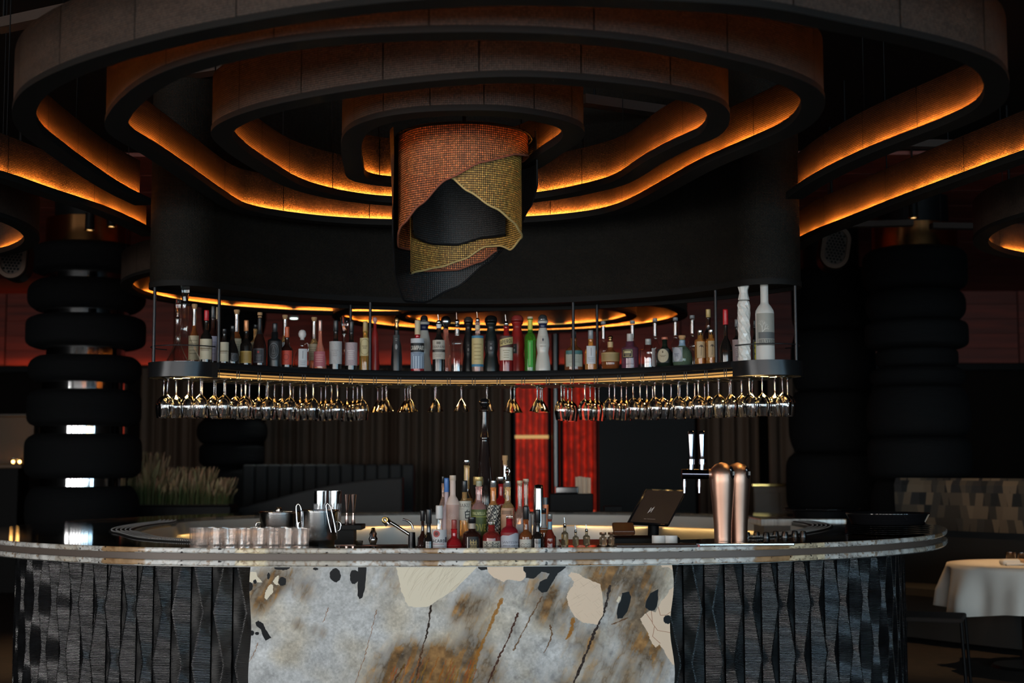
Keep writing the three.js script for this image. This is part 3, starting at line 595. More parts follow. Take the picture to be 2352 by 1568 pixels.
    const cream = 'rgb(222,210,188)', pink = 'rgb(224,200,176)';
    const crystals = [
      [[[909, 1280], [910, 1299], [916, 1326], [921, 1353], [933, 1379], [939, 1389], [965, 1392], [986, 1389], [1004, 1376], [1045, 1351], [1063, 1333], [1083, 1314], [1097, 1299], [1100, 1280]], cream],
      [[[255, 130], [255, 215], [265, 270], [310, 320], [370, 345], [420, 370], [465, 345], [540, 360], [600, 360], [640, 320], [640, 270], [620, 215], [620, 130]].map(Z8), pink],
      [[[1065, 310], [1095, 280], [1170, 295], [1240, 340], [1380, 400], [1400, 480], [1415, 640], [1410, 700], [1350, 800], [1280, 790], [1210, 780], [1140, 735], [1090, 660], [1060, 590], [1045, 530], [1060, 480], [1110, 410], [1120, 370]].map(Z8), pink],
      [[[2120, 440], [2075, 470], [2040, 530], [1990, 580], [1960, 640], [1930, 690], [1880, 670], [1830, 700], [1780, 750], [1800, 800], [1850, 880], [1870, 950], [1900, 1010], [1930, 1040], [1970, 1010], [2010, 1070], [2050, 1150], [2090, 1210], [2160, 1240]].map(Z8), pink],
      [[[1970, 200], [2000, 240], [2060, 240], [2100, 270], [2160, 270], [2160, 180]].map(Z8), pink],
      [[[1540, 570], [1570, 520], [1590, 540], [1560, 590]].map(Z8), cream],
      [[[120, 300], [160, 265], [215, 270], [230, 310], [280, 370], [200, 370], [130, 385]].map(Z7), cream],
      [[[305, 530], [305, 480], [330, 420], [365, 385], [390, 400], [385, 470], [350, 510], [325, 545]].map(Z7), cream],
      [[[380, 365], [410, 320], [440, 295], [445, 330], [435, 380], [455, 400], [410, 390]].map(Z7), cream]];
    for (const [p, f] of crystals) poly(rough(p, 1.8), f);
    c.save(); c.globalAlpha = 0.16; c.strokeStyle = 'rgb(120,96,70)'; c.lineWidth = S * 0.7;
    for (let k = 0; k < 60; k++) { const x = 925 + 130 * rnd(), y = 1295 + 70 * rnd(); c.beginPath(); c.moveTo(X(x + 30), Y(y - 26)); c.quadraticCurveTo(X(x + 8), Y(y - 10), X(x), Y(y + 14)); c.stroke(); }
    for (let k = 0; k < 50; k++) { const x = 1308 + 70 * rnd(), y = 1330 + 90 * rnd(), l = 20 * rnd(); c.beginPath(); c.moveTo(X(x), Y(y)); c.lineTo(X(x + l), Y(y - l * (rnd() < 0.5 ? 0.6 : -1.1))); c.stroke(); }
    c.restore();
    c.strokeStyle = 'rgba(140,84,56,0.8)'; c.lineWidth = S * 1.1;
    for (const l of [[[1960, 640], [1980, 720], [2040, 720], [2080, 690]], [[1890, 680], [1900, 800], [1950, 870], [2100, 900]], [[1840, 700], [1900, 790]], [[1920, 830], [1900, 930], [1975, 1000]]]) { c.beginPath(); l.map(Z8).forEach((p, i) => (i ? c.lineTo(X(p[0]), Y(p[1])) : c.moveTo(X(p[0]), Y(p[1])))); c.stroke(); }
    const black = 'rgb(20,23,26)';
    const ell = (x, y, a, b, n = 9) => Array.from({ length: n }, (_, k) => [x + a * Math.cos(2 * Math.PI * k / n) * (0.9 + 0.2 * rnd()), y + b * Math.sin(2 * Math.PI * k / n) * (0.9 + 0.2 * rnd())]);
    const blobs = [ell(1008, 300, 58, 70).map(Z7), ell(1195, 315, 48, 72).map(Z7), [[1235, 150], [1320, 150], [1310, 350], [1300, 440], [1275, 520], [1250, 530], [1230, 500], [1230, 400]].map(Z7), ell(480, 360, 40, 45).map(Z7), ell(150, 410, 36, 45).map(Z7), ell(340, 305, 15, 35).map(Z7), ell(470, 225, 80, 26).map(Z7), ell(810, 235, 26, 14).map(Z7), ell(205, 365, 18, 22).map(Z7), [[215, 770], [240, 750], [290, 775], [315, 830], [375, 915], [320, 945], [280, 880], [275, 840], [225, 800]].map(Z7), ell(180, 872, 25, 28).map(Z7), ell(232, 875, 22, 16).map(Z7), ell(100, 240, 60, 30).map(Z7),
      [[620, 150], [1045, 150], [1040, 230], [960, 290], [930, 340], [890, 400], [850, 470], [800, 480], [760, 440], [780, 370], [850, 340], [880, 290], [800, 270], [720, 340], [640, 330], [640, 280], [615, 260]].map(Z8), [[165, 150], [258, 150], [255, 245], [200, 255], [165, 230]].map(Z8), [[1600, 490], [1670, 480], [1690, 530], [1670, 620], [1650, 680], [1600, 740], [1550, 745], [1545, 680], [1565, 600], [1590, 560]].map(Z8), [[1960, 460], [1960, 540], [1950, 620], [1920, 670], [1870, 670], [1830, 640], [1840, 580], [1880, 500]].map(Z8), ell(2050, 765, 42, 48).map(Z8)];
    for (const b of blobs) poly(rough(b, 1.2, 4), black);
  });
  stone.wrapS = stone.wrapT = THREE.ClampToEdgeWrapping;
  // panel geometry follows the counter, its flanks waved
  const idx = (px) => { let best = 0, e = 1e9; OUT.forEach((p, i) => { if (p.z < -9) return; const q = Math.abs(1176 + F * p.x / -p.z - px); if (q < e) { e = q; best = i; } }); return best; };
  const q = (px, o) => { const d0 = 7.05, i = idx(px), p = OUT[i]; let j = i; const f = (k) => 1176 + F * OUT[k].x / -OUT[k].z; const nb = f(i) < px ? ((f((i + 1) % OUT.length) > f(i)) ? i + 1 : i - 1) : ((f((i + 1) % OUT.length) < f(i)) ? i + 1 : i - 1); const jn = (nb + OUT.length) % OUT.length, t = clamp((px - f(i)) / (f(jn) - f(i) || 1)); return [lerp(p.x, OUT[jn].x, t) + OUTN[i].x * o, lerp(p.z, OUT[jn].z, t) + OUTN[i].z * o]; };
  const yTop = CT - 0.089, front = (u, v, o) => {
    const y = lerp(0.1, yTop, v), row = 1070 + (EYE - y) * F / 7.0;
    const wob = Math.sin((row - 1290) / 205 * 2 * Math.PI), x = lerp(577 - 3 * wob, 1541 + 5 * wob, u);
    const [X, Z] = q(x, o); return [X, y, Z, (x - 560) / 1010, 1 - (row - 1290) / 640];
  };
  const fr = grid(90, 24, (u, v) => front(u, v, -0.028)), sides = [];
  for (const u of [0, 1]) sides.push(grid(1, 24, (s, v) => front(u, v, lerp(-0.028, -0.3, s))));
  sides.push(grid(90, 1, (u, s) => front(u, 1, lerp(-0.028, -0.3, s))));
  part('marble_panel', mergeGeometries([fr, ...sides]), phys([1, 1, 1], 0.3, { map: stone, specularIntensity: 0.2 }), g, 'pale marble panel with brown veins, cream crystals and black blotches');
  rebase(g, BC.x, 0, BC.z);
}
// dark work stations and the bottle riser inside the bar
const STH = 1.075;
function quadStation(name, label, px0, px1, d0, d1, top, mat) {
  const x0 = ray(px0, 1250)[0] * (d0 + d1) / 2, x1 = ray(px1, 1250)[0] * (d0 + d1) / 2;
  const g = thing(name, label, 'work station', [(x0 + x1) / 2, 0, -(d0 + d1) / 2]);
  part('worktop', rbox(x1 - x0, 0.04, d1 - d0, 0.006, 0, top - 0.02, 0), mat, g);
  part('cabinet', box(x1 - x0 - 0.03, top - 0.05, d1 - 7.62, 0, (top - 0.05) / 2, (d0 + d1) / 2 - (7.62 + d1) / 2), M.brushed, g);
  return g;
}
quadStation('work_station', 'steel bar station under the ice bucket and crystal tumblers', 470, 945, 7.24, 7.85, STH, M.brushed);
quadStation('work_station', 'steel bar station carrying the till and small pourer bottles', 1290, 1560, 7.24, 8.35, STH, M.brushed);
const STEPS = [[7.21, 7.35, 1.0], [7.35, 7.49, 1.075], [7.49, 7.68, 1.13]];
{
  const xl = ray(958, 1250)[0] * 7.45, xr = ray(1278, 1250)[0] * 7.45;
  const g = thing('bottle_riser', 'stepped dark riser holding the front bar bottles', 'riser', [(xl + xr) / 2, 0, -7.45]);
  for (const [d0, d1, h] of STEPS) part('step', box(xr - xl, h - 0.99, d1 - d0, 0, (h + 0.99) / 2, 7.45 - (d0 + d1) / 2), M.blackPaint, g);
  part('support', box(xr - xl - 0.02, 0.99, 0.18, 0, 0.495, 7.45 - 7.58), M.blackPaint, g);
}

// ---------------------------------------------------------------- printed labels: one atlas of 8 x 8 cells
const atlasCanvas = document.createElement('canvas'); atlasCanvas.width = atlasCanvas.height = 2048;
const AG = atlasCanvas.getContext('2d'); let cellNo = 0;
function cell(bg, draw) {
  const k = cellNo++, cx = (k % 8) * 256, cy = Math.floor(k / 8) * 256;
  AG.save(); AG.beginPath(); AG.rect(cx, cy, 256, 256); AG.clip(); AG.translate(cx, cy);
  AG.fillStyle = bg; AG.fillRect(0, 0, 256, 256); AG.textAlign = 'center'; AG.textBaseline = 'middle'; if (draw) draw(AG); AG.restore();
  return [cx / 2048 + 0.001, 1 - (cy + 256) / 2048 + 0.001, (cx + 256) / 2048 - 0.001, 1 - cy / 2048 - 0.001];
}
const text = (g, s, x, y, size, col, font = 'bold', fam = 'sans-serif') => { g.fillStyle = col; g.font = `${font} ${size}px ${fam}`; g.fillText(s, x, y); };
const rules = (g, col, y0, y1, step, a = 40, b = 216, th = 5) => { g.fillStyle = col; let k = 0; for (let y = y0; y < y1; y += step, k++) { const q = (k * 37) % 40; g.fillRect(a + q / 2, y, b - a - q, th); } };
const grain = (g, col, n) => { g.fillStyle = col; for (let k = 0; k < n; k++) g.fillRect((k * 97.3) % 256, (k * 57.7) % 256, 5, 3); };
const LB = {
  cream: cell('#b9aa8c', (g) => { rules(g, '#6b5d44', 50, 220, 34); }),
  cream2: cell('#c2b69c', (g) => { rules(g, '#5a4d3c', 110, 150, 16); g.fillStyle = '#8b7a5c'; g.fillRect(0, 118, 256, 8); }),
  pale: cell('#b9b5b4', (g) => { grain(g, '#9b9694', 160); rules(g, '#857f7c', 100, 170, 20, 80, 176); }),
  pinkish: cell('#b39fa2', (g) => { grain(g, '#8f7a80', 260); rules(g, '#d8cbc8', 90, 180, 22, 70, 186, 9); }),
  lilac: cell('#a9a2b4', (g) => rules(g, '#77708a', 60, 200, 40)),
  gold: cell('#a8843c', (g) => { rules(g, '#5d4416', 60, 210, 30); g.fillStyle = '#d0b472'; g.fillRect(0, 0, 256, 10); g.fillRect(0, 246, 256, 10); }),
  red: cell('#c23a22', (g) => { g.strokeStyle = '#6d1a10'; g.lineWidth = 8; g.beginPath(); g.arc(128, 120, 50, 0, 7); g.stroke(); }),
  dark: cell('#2c2628', (g) => { g.strokeStyle = '#8a8288'; g.lineWidth = 6; g.strokeRect(30, 20, 196, 216); rules(g, '#8a8288', 120, 200, 26, 60, 196); g.fillStyle = '#a01818'; g.fillRect(110, 50, 36, 36); }),
  emblem: cell('#0d0d0f', (g) => { g.strokeStyle = '#55585c'; g.lineWidth = 14; g.beginPath(); g.arc(128, 128, 100, 0, 7); g.stroke(); g.lineWidth = 6; g.beginPath(); g.arc(128, 128, 70, 0, 7); g.stroke(); g.beginPath(); g.moveTo(128, 70); g.lineTo(160, 160); g.lineTo(96, 160); g.closePath(); g.stroke(); }),
  white: cell('#c9c9cc', (g) => { g.fillStyle = '#4d4d55'; g.fillRect(122, 30, 12, 110); rules(g, '#77777f', 170, 230, 22); }),
  rose: cell('#b8606a', (g) => { rules(g, '#f0c8b8', 60, 200, 36); }),
  oval: cell('#c9b98a', (g) => { g.strokeStyle = '#7c6a3c'; g.lineWidth = 6; g.beginPath(); g.arc(128, 128, 108, 0, 7); g.stroke(); rules(g, '#6b5a34', 112, 150, 18, 70, 186, 7); }),
  campari: cell('#16181c', (g) => { g.fillStyle = '#c9cbd0'; g.fillRect(0, 0, 256, 40); text(g, 'CAMPARI', 128, 82, 50, '#e6e0d4'); g.fillStyle = '#9fb0c4'; g.fillRect(0, 116, 256, 140); for (let k = 0; k < 14; k++) { g.fillStyle = k % 2 ? '#5f728c' : '#c7d2de'; g.fillRect(k * 18.3, 150, 9, 106); } rules(g, '#37415a', 122, 146, 10, 60, 196, 4); }),
  carpano: cell('#bdb4a6', (g) => { text(g, 'CARPANO', 128, 92, 46, '#37312c', 'bold', 'serif'); g.fillStyle = '#2a2624'; g.fillRect(0, 126, 256, 34); rules(g, '#8b8276', 136, 150, 12, 50, 206, 5); rules(g, '#7d7468', 186, 220, 16, 70, 186, 5); g.fillStyle = '#6d655a'; g.fillRect(96, 24, 64, 34); }),
  bluecream: cell('#c7b27c', (g) => { g.fillStyle = '#3d7c9c'; g.fillRect(0, 0, 256, 22); g.fillRect(0, 234, 256, 22); rules(g, '#8a7540', 70, 200, 30, 60, 196, 5); }),
  aperol: cell('#b9b098', (g) => { g.fillStyle = '#4c2a22'; g.fillRect(0, 0, 256, 120); g.save(); g.translate(128, 62); g.rotate(-0.13); g.fillStyle = '#c9b678'; g.fillRect(-128, -38, 256, 72); text(g, 'APEROL', 0, 0, 58, '#3a2a20'); g.restore(); g.fillStyle = '#d7cfba'; g.fillRect(30, 124, 196, 132); rules(g, '#8b8060', 150, 240, 24, 70, 186, 6); }),
  greenText: cell('#2f9b1e', (g) => { g.save(); g.translate(128, 128); g.rotate(-Math.PI / 2); rules(g, '#d8f0b0', -30, 30, 60, -110, 110, 14); g.restore(); }),
  clase: cell('#b7b1a6', (g) => { g.strokeStyle = '#26283c'; g.lineWidth = 9; for (let k = 0; k < 6; k++) { g.beginPath(); g.moveTo(128 - 40 * Math.cos(k * Math.PI / 6), 90 - 40 * Math.sin(k * Math.PI / 6)); g.lineTo(128 + 40 * Math.cos(k * Math.PI / 6), 90 + 40 * Math.sin(k * Math.PI / 6)); g.stroke(); } }),
  disc: cell('#0e0f10', (g) => { g.fillStyle = '#6c6c6c'; g.fillRect(86, 50, 84, 12); g.fillRect(96, 74, 64, 12); g.fillStyle = '#8d8d8d'; g.beginPath(); g.arc(128, 170, 40, 0, 7); g.fill(); }),
  bottleGreen: cell('#a8aa9c', (g) => { rules(g, '#5c4a3a', 60, 200, 30); g.fillStyle = '#3c6c6c'; g.fillRect(0, 0, 256, 60); }),
  band: cell('#a58a58', (g) => rules(g, '#6c5224', 60, 210, 34, 20, 236, 8)),
  plaque: cell('#1c181c', (g) => { g.strokeStyle = '#b09a64'; g.lineWidth = 14; g.strokeRect(24, 40, 208, 176); g.fillStyle = '#c7b788'; g.fillRect(50, 66, 156, 60); rules(g, '#b09a64', 150, 200, 24, 60, 196, 8); }),
  round: cell('#0c0f0d', (g) => { g.fillStyle = '#b5a88c'; g.beginPath(); g.ellipse(128, 128, 110, 122, 0, 0, 7); g.fill(); rules(g, '#5c4e34', 120, 150, 20, 70, 186, 8); g.fillRect(116, 40, 24, 40); }),
  roundPale: cell('#7d8a90', (g) => { g.fillStyle = '#a4a8b0'; g.beginPath(); g.ellipse(128, 128, 110, 122, 0, 0, 7); g.fill(); rules(g, '#4c5060', 110, 160, 20, 70, 186, 8); }),
  palm: cell('#bba27c', (g) => { g.strokeStyle = '#3a2c20'; g.lineWidth = 10; g.beginPath(); g.moveTo(120, 220); g.lineTo(132, 90); g.stroke(); for (const a of [-2.6, -2.0, -1.4, -0.8, -0.3]) { g.beginPath(); g.moveTo(132, 90); g.quadraticCurveTo(132 + 40 * Math.cos(a), 80 + 50 * Math.sin(a), 132 + 70 * Math.cos(a), 110 + 40 * Math.sin(a)); g.stroke(); } }),
  tree: cell('#9a988f', (g) => { g.strokeStyle = '#d5d3cc'; const br = (x, y, a, l, w) => { if (l < 9) return; const X = x + Math.cos(a) * l, Y = y + Math.sin(a) * l; g.lineWidth = w; g.beginPath(); g.moveTo(x, y); g.lineTo(X, Y); g.stroke(); br(X, Y, a - 0.5, l * 0.74, w * 0.7); br(X, Y, a + 0.42, l * 0.7, w * 0.7); }; br(60, 190, -1.1, 46, 8); g.fillStyle = '#5a5c5c'; g.fillRect(30, 150, 226, 50); text(g, 'BELVEDERE', 150, 222, 36, '#3a3a3a', 'bold', 'serif'); }),
  treePink: cell('#c9a295', (g) => { g.strokeStyle = '#e0c8bc'; const br = (x, y, a, l, w) => { if (l < 10) return; const X = x + Math.cos(a) * l, Y = y + Math.sin(a) * l; g.lineWidth = w; g.beginPath(); g.moveTo(x, y); g.lineTo(X, Y); g.stroke(); br(X, Y, a - 0.5, l * 0.74, w * 0.7); br(X, Y, a + 0.42, l * 0.7, w * 0.7); }; br(110, 240, -1.45, 56, 8); }),
  bacardi: cell('#c9c6c8', (g) => { g.fillStyle = '#b04a48'; g.beginPath(); g.arc(96, 56, 44, 0, 7); g.fill(); g.fillStyle = '#5c1c1e'; g.beginPath(); g.arc(96, 56, 24, 0, 7); g.fill(); text(g, 'BACARDÍ', 118, 150, 54, '#17181c'); rules(g, '#8c4c4c', 186, 200, 16, 40, 200, 7); g.fillStyle = '#3c4450'; g.fillRect(214, 100, 34, 70); }),
  haku: cell('#c4bcae', (g) => { text(g, 'HAKU', 120, 60, 62, '#26221f', 'normal', 'serif'); rules(g, '#8a8378', 104, 112, 10, 40, 130, 5); g.strokeStyle = '#1d1b1a'; g.lineWidth = 12; g.beginPath(); g.moveTo(176, 118); g.lineTo(160, 142); g.moveTo(140, 146); g.lineTo(212, 140); g.lineTo(200, 226); g.lineTo(146, 226); g.closePath(); g.moveTo(146, 184); g.lineTo(202, 180); g.stroke(); }),
  love: cell('#55602c', (g) => { text(g, 'PALMILLA', 128, 34, 34, '#c7c48c'); g.fillStyle = '#8a8c3c'; g.fillRect(0, 56, 256, 10); text(g, 'LOVE', 128, 150, 84, '#a8a048'); g.fillStyle = '#3f4a20'; g.beginPath(); g.moveTo(0, 256); g.lineTo(120, 196); g.lineTo(256, 256); g.fill(); }),
  zebra: cell('#c9c0b0', (g) => { g.strokeStyle = '#1b1817'; g.lineWidth = 9; for (let y = -10; y < 270; y += 19) { g.beginPath(); for (let x = 0; x <= 256; x += 8) { const v = y + 12 * Math.sin(x * 0.06 + y * 0.05) + 8 * Math.sin(x * 0.17 + y); if (x) g.lineTo(x, v); else g.moveTo(x, v); } g.stroke(); } }),
  zigzag: cell('#c99c7c', (g) => { g.strokeStyle = '#b0302a'; g.lineWidth = 10; g.beginPath(); for (let k = 0; k < 18; k++) g.lineTo(226 + (k % 2 ? 22 : 0), k * 15); g.stroke(); g.fillStyle = '#8c6a52'; g.fillRect(20, 20, 170, 30); }),
  script: cell('#120d0c', (g) => { g.strokeStyle = '#c3a868'; g.lineWidth = 8; for (const y of [120, 176]) { g.beginPath(); g.moveTo(50, y); for (let x = 50; x < 210; x += 5) g.lineTo(x, y + 20 * Math.sin(x * 0.19) - (x % 60 < 8 ? 34 : 0)); g.stroke(); } }),
  ornate: cell('#b9b2a2', (g) => { g.strokeStyle = '#3c3835'; g.lineWidth = 8; for (const y of [60, 110]) { g.beginPath(); for (let x = 30; x < 226; x += 5) g.lineTo(x, y + 16 * Math.sin(x * 0.16) - (x % 70 < 10 ? 24 : 0)); g.stroke(); } g.fillStyle = '#4a3c34'; g.fillRect(0, 176, 256, 14); rules(g, '#37302c', 206, 246, 20, 20, 236, 12); }),
  santis: cell('#b9bac4', (g) => { g.fillStyle = '#8c1e22'; g.beginPath(); g.moveTo(0, 0); g.lineTo(256, 0); g.lineTo(256, 20); g.lineTo(196, 6); g.lineTo(120, 44); g.lineTo(50, 40); g.lineTo(0, 70); g.fill(); text(g, 'SANTISIMA', 150, 138, 44, '#55575f', 'normal'); text(g, 'TRINIDAD', 156, 194, 44, '#55575f', 'normal'); }),
  whitelow: cell('#c3bdb2', (g) => { g.strokeStyle = '#5c564c'; g.lineWidth = 7; g.beginPath(); for (let x = 50; x < 210; x += 5) g.lineTo(x, 140 + 18 * Math.sin(x * 0.14)); g.stroke(); }),
  ovalLow: cell('#a01c1e', (g) => { g.fillStyle = '#c6b6a8'; g.beginPath(); g.ellipse(128, 150, 124, 100, 0, 0, 7); g.fill(); }),
  greyneck: cell('#8c9296', (g) => rules(g, '#5c6266', 60, 220, 40)),
  dots: cell('#060a08', (g) => { g.fillStyle = '#c8b820'; for (const y of [60, 128, 196]) { g.beginPath(); g.arc(128, y, 34, 0, 7); g.fill(); } }),
};
const atlas = new THREE.CanvasTexture(atlasCanvas); atlas.colorSpace = THREE.SRGBColorSpace;
M.print = std([0.8, 0.8, 0.8], 0.55, 0, { map: atlas });
function labelGeo(r, y0, y1, cellUV, arcA = 2.3, face = 0) {
  const g = new THREE.CylinderGeometry(r, r, y1 - y0, 16, 1, true, face - arcA / 2, arcA); g.translate(0, (y0 + y1) / 2, 0);
  const uv = g.attributes.uv, [a, b, c, d] = cellUV; for (let i = 0; i < uv.count; i++) uv.setXY(i, lerp(a, c, uv.getX(i)), lerp(b, d, uv.getY(i)));
  return g;
}
// ---------------------------------------------------------------- bottles
// profiles: [radius as a share of the body radius, height as a share of the bottle without its stopper]
const PROFILE = {
  wine: [[0.9, 0], [1, 0.02], [1, 0.56], [0.95, 0.62], [0.72, 0.69], [0.44, 0.75], [0.37, 0.8], [0.36, 0.97], [0.4, 0.98], [0.4, 1]],
  spirit: [[0.92, 0], [1, 0.02], [1, 0.6], [0.96, 0.65], [0.78, 0.7], [0.45, 0.74], [0.4, 0.78], [0.38, 0.96], [0.44, 0.97], [0.44, 1]],
  tallneck: [[0.92, 0], [1, 0.02], [1, 0.45], [0.94, 0.5], [0.66, 0.57], [0.42, 0.62], [0.38, 0.66], [0.36, 0.96], [0.42, 0.97], [0.42, 1]],
  squat: [[0.9, 0], [1, 0.04], [1, 0.5], [0.93, 0.6], [0.7, 0.69], [0.4, 0.75], [0.34, 0.8], [0.34, 0.96], [0.38, 0.97], [0.38, 1]],
  stout: [[0.9, 0], [1, 0.03], [1, 0.66], [0.95, 0.74], [0.74, 0.8], [0.44, 0.83], [0.37, 0.87], [0.37, 1]],
  round: [[0.7, 0], [0.92, 0.05], [1, 0.18], [1, 0.36], [0.9, 0.52], [0.62, 0.64], [0.34, 0.72], [0.28, 0.8], [0.28, 1]],
  bell: [[0.9, 0], [1, 0.03], [1, 0.2], [0.9, 0.34], [0.6, 0.55], [0.36, 0.68], [0.28, 0.76], [0.27, 1]],
  cognac: [[0.85, 0], [1, 0.04], [1, 0.3], [0.94, 0.42], [0.66, 0.56], [0.34, 0.66], [0.28, 0.74], [0.27, 0.97], [0.31, 1]],
  taper: [[0.9, 0], [1, 0.02], [0.98, 0.3], [0.86, 0.6], [0.62, 0.74], [0.46, 0.8], [0.42, 0.98], [0.44, 1]],
  cone: [[0.9, 0], [1, 0.02], [0.9, 0.3], [0.74, 0.66], [0.6, 0.82], [0.34, 0.88], [0.34, 1]],
  clase: [[0.96, 0], [1, 0.02], [0.98, 0.12], [0.84, 0.28], [0.72, 0.36], [0.78, 0.44], [0.86, 0.52], [0.8, 0.64], [0.6, 0.78], [0.46, 0.87], [0.5, 0.92], [0.68, 0.96], [0.7, 1]],
  decanter: [[0.96, 0], [1, 0.015], [1.0, 0.06], [0.92, 0.11], [0.6, 0.28], [0.36, 0.42], [0.26, 0.52], [0.23, 0.6], [0.22, 0.97], [0.29, 0.985], [0.29, 1]],
  obelisk: [[0.85, 0], [1, 0.02], [1, 0.22], [0.9, 0.34], [0.6, 0.6], [0.44, 0.74], [0.5, 0.755], [0.5, 0.775], [0.44, 0.79], [0.36, 0.84], [0.33, 0.97], [0.42, 0.98], [0.42, 1]],
  jar: [[0.9, 0], [1, 0.03], [1, 0.72], [0.96, 0.78], [0.5, 0.82], [0.46, 1]],
  belv: [[0.94, 0], [1, 0.02], [1, 0.64], [0.95, 0.68], [0.7, 0.735], [0.46, 0.77], [0.42, 0.8], [0.42, 1]],
};
const capShapes = {
  cyl: (r, h) => lathe([[0, 0], [r, 0], [r, h * 0.92], [r * 0.9, h], [0, h]], 16),
  cork: (r, h) => lathe([[0, 0], [r * 0.8, 0], [r * 0.8, h * 0.45], [r, h * 0.48], [r, h * 0.92], [r * 0.9, h], [0, h]], 16),
  ball: (r, h) => lathe([[0, 0], [r * 0.5, 0], [r * 0.5, h * 0.18], [r * 0.85, h * 0.32], [r, h * 0.58], [r * 0.8, h * 0.86], [r * 0.4, h * 0.98], [0, h]], 18),
  dome: (r, h) => lathe([[0, 0], [r * 1.02, 0], [r * 1.02, h * 0.2], [r, h * 0.25], [r * 0.94, h * 0.6], [r * 0.66, h * 0.88], [r * 0.3, h * 0.98], [0, h]], 18),
  flare: (r, h) => lathe([[0, 0], [r * 0.55, 0], [r * 0.6, h * 0.1], [r, h], [0, h]], 12),
  pourer: (r, h) => { const g = merged([lathe([[0, 0], [r, 0], [r, h * 0.3], [r * 0.5, h * 0.4], [0, h * 0.4]], 12), bar([0, h * 0.3, 0], [-r * 0.35, h, 0], r * 0.26, 8)]); return g; },
  crown: (r, h) => lathe([[0, 0], [r * 0.7, 0], [r * 0.5, h * 0.2], [r * 0.85, h * 0.3], [r * 0.6, h * 0.45], [r * 0.9, h * 0.6], [r, h * 0.85], [r * 0.6, h], [0, h]], 14),
};
function bottle(o) {
  // o: px, top, w (frame), d, base (height), profile, mat, cap [shape, material, share of height, radius share], label [cell, y0, y1, arc], neck [y0, y1, mat], name, text, group
  const at = o.at || atD(o.px, o.top, o.d), d = -at.z, H = (o.H || (atD(o.px, o.top, d).y - o.base)), R = o.w * d / F / 2;
  const x = o.at ? o.at.x : at.x, g = thing(o.name || 'bottle', o.text, o.cat || 'bottle', [x, o.base, -d], 0, o.group);
  const ch = o.cap ? o.cap[2] * H : 0, bh = H - ch * (o.cap && o.cap[0] === 'cork' ? 0.55 : 1), pr = PROFILE[o.profile];
  const pts = [[0, 0], ...pr.map(([r, y]) => [r * R, y * bh]), [0, bh]];
  // refine so that the outline reads as a curve
  part('body', lathe(pts, o.seg || 22), o.mat, g);
  if (o.cap) { const c = part(o.cap[0] === 'pourer' ? 'pourer' : o.cap[0] === 'cyl' ? 'cap' : 'stopper', capShapes[o.cap[0]](R * o.cap[3], ch), o.cap[1], g); c.position.y = H - ch; }
  const rAt = (y) => { const t = y / bh * 1; for (let k = 0; k < pr.length - 1; k++) if (t <= pr[k + 1][1]) return R * lerp(pr[k][0], pr[k + 1][0], clamp((t - pr[k][1]) / (pr[k + 1][1] - pr[k][1] || 1))); return R * pr[pr.length - 1][0]; };
  for (const l of o.labels || (o.label ? [o.label] : [])) {
    const y0 = l[1] * H, y1 = l[2] * H, r = Math.max(rAt(y0), rAt((y0 + y1) / 2), rAt(y1)) + 0.0009;
    part('label', labelGeo(r, y0, y1, LB[l[0]], l[3] || 2.4, l[4] || 0), M.print, g);
  }
  for (const n of o.neck ? [o.neck] : []) { const y0 = n[0] * H, y1 = n[1] * H, s = []; for (let k = 0; k <= 6; k++) { const y = lerp(y0, y1, k / 6); s.push([rAt(y) + 0.0012, y]); } part('neck_wrap', lathe(s, 18), n[2], g); }
  if (o.extra) o.extra(g, R, H, bh);
  return g;
}
const clear = M.thinGlass, frost = phys([0.72, 0.7, 0.66], 0.5, { transmission: 0.35, thickness: 0.04, ior: 1.4 }), frostPink = phys([0.86, 0.68, 0.6], 0.45, { transmission: 0.4, thickness: 0.04, ior: 1.4 });
const amber = glass([0.85, 0.4, 0.1], 0.05), brown = glass([0.42, 0.13, 0.04], 0.03), rosy = glass([0.95, 0.4, 0.28], 0.06), redLiq = glass([0.72, 0.03, 0.04], 0.03), yellowLiq = glass([0.92, 0.72, 0.22], 0.06), greenLiq = glass([0.25, 0.78, 0.08], 0.03), paleAmber = glass([0.95, 0.66, 0.32], 0.08), blush = glass([0.96, 0.7, 0.6], 0.07), purple = glass([0.3, 0.1, 0.16], 0.03), greenGl = glass([0.2, 0.3, 0.2], 0.04);
const dark = phys([0.010, 0.008, 0.007], 0.1), darkBrown = phys([0.022, 0.008, 0.006], 0.1), blackMatt = solid([0.007, 0.008, 0.009], 0.32), redMatt = solid([0.34, 0.018, 0.016], 0.35), greenBlack = solid([0.006, 0.011, 0.010], 0.35), ceramic = phys([0.5, 0.47, 0.42], 0.25), navy = solid([0.008, 0.012, 0.05], 0.3);
const S = (r, g, b, q = 0.35, m = 0) => solid([r, g, b], q, m);
const silver = S(0.6, 0.61, 0.62, 0.2, 1), redCap = S(0.45, 0.012, 0.02), orangeCap = S(0.55, 0.1, 0.03), coppery = S(0.6, 0.24, 0.1, 0.35, 0.4), bronze = S(0.3, 0.18, 0.08, 0.25, 1), blackCap = S(0.012, 0.012, 0.013, 0.3), whiteCap = S(0.6, 0.58, 0.56, 0.4), creamCap = S(0.55, 0.44, 0.28, 0.5), yellowCap = S(0.55, 0.5, 0.05, 0.4), greyCap = S(0.2, 0.21, 0.22, 0.3);
const FR = 1.635, BK = 1.80, SG = 'bottles on the curved shelf';
function shelfBottle(px, top, w, row, o) {
  const R = row === 'f' ? FR : row === 'b' ? BK : row, p = onArc(px, R), d = -p.z;
  return bottle({ px, top, w, d, at: V3(p.x, 0, p.z), H: atD(px, top, d).y - SHT, base: SHT, group: SG, ...o });
}
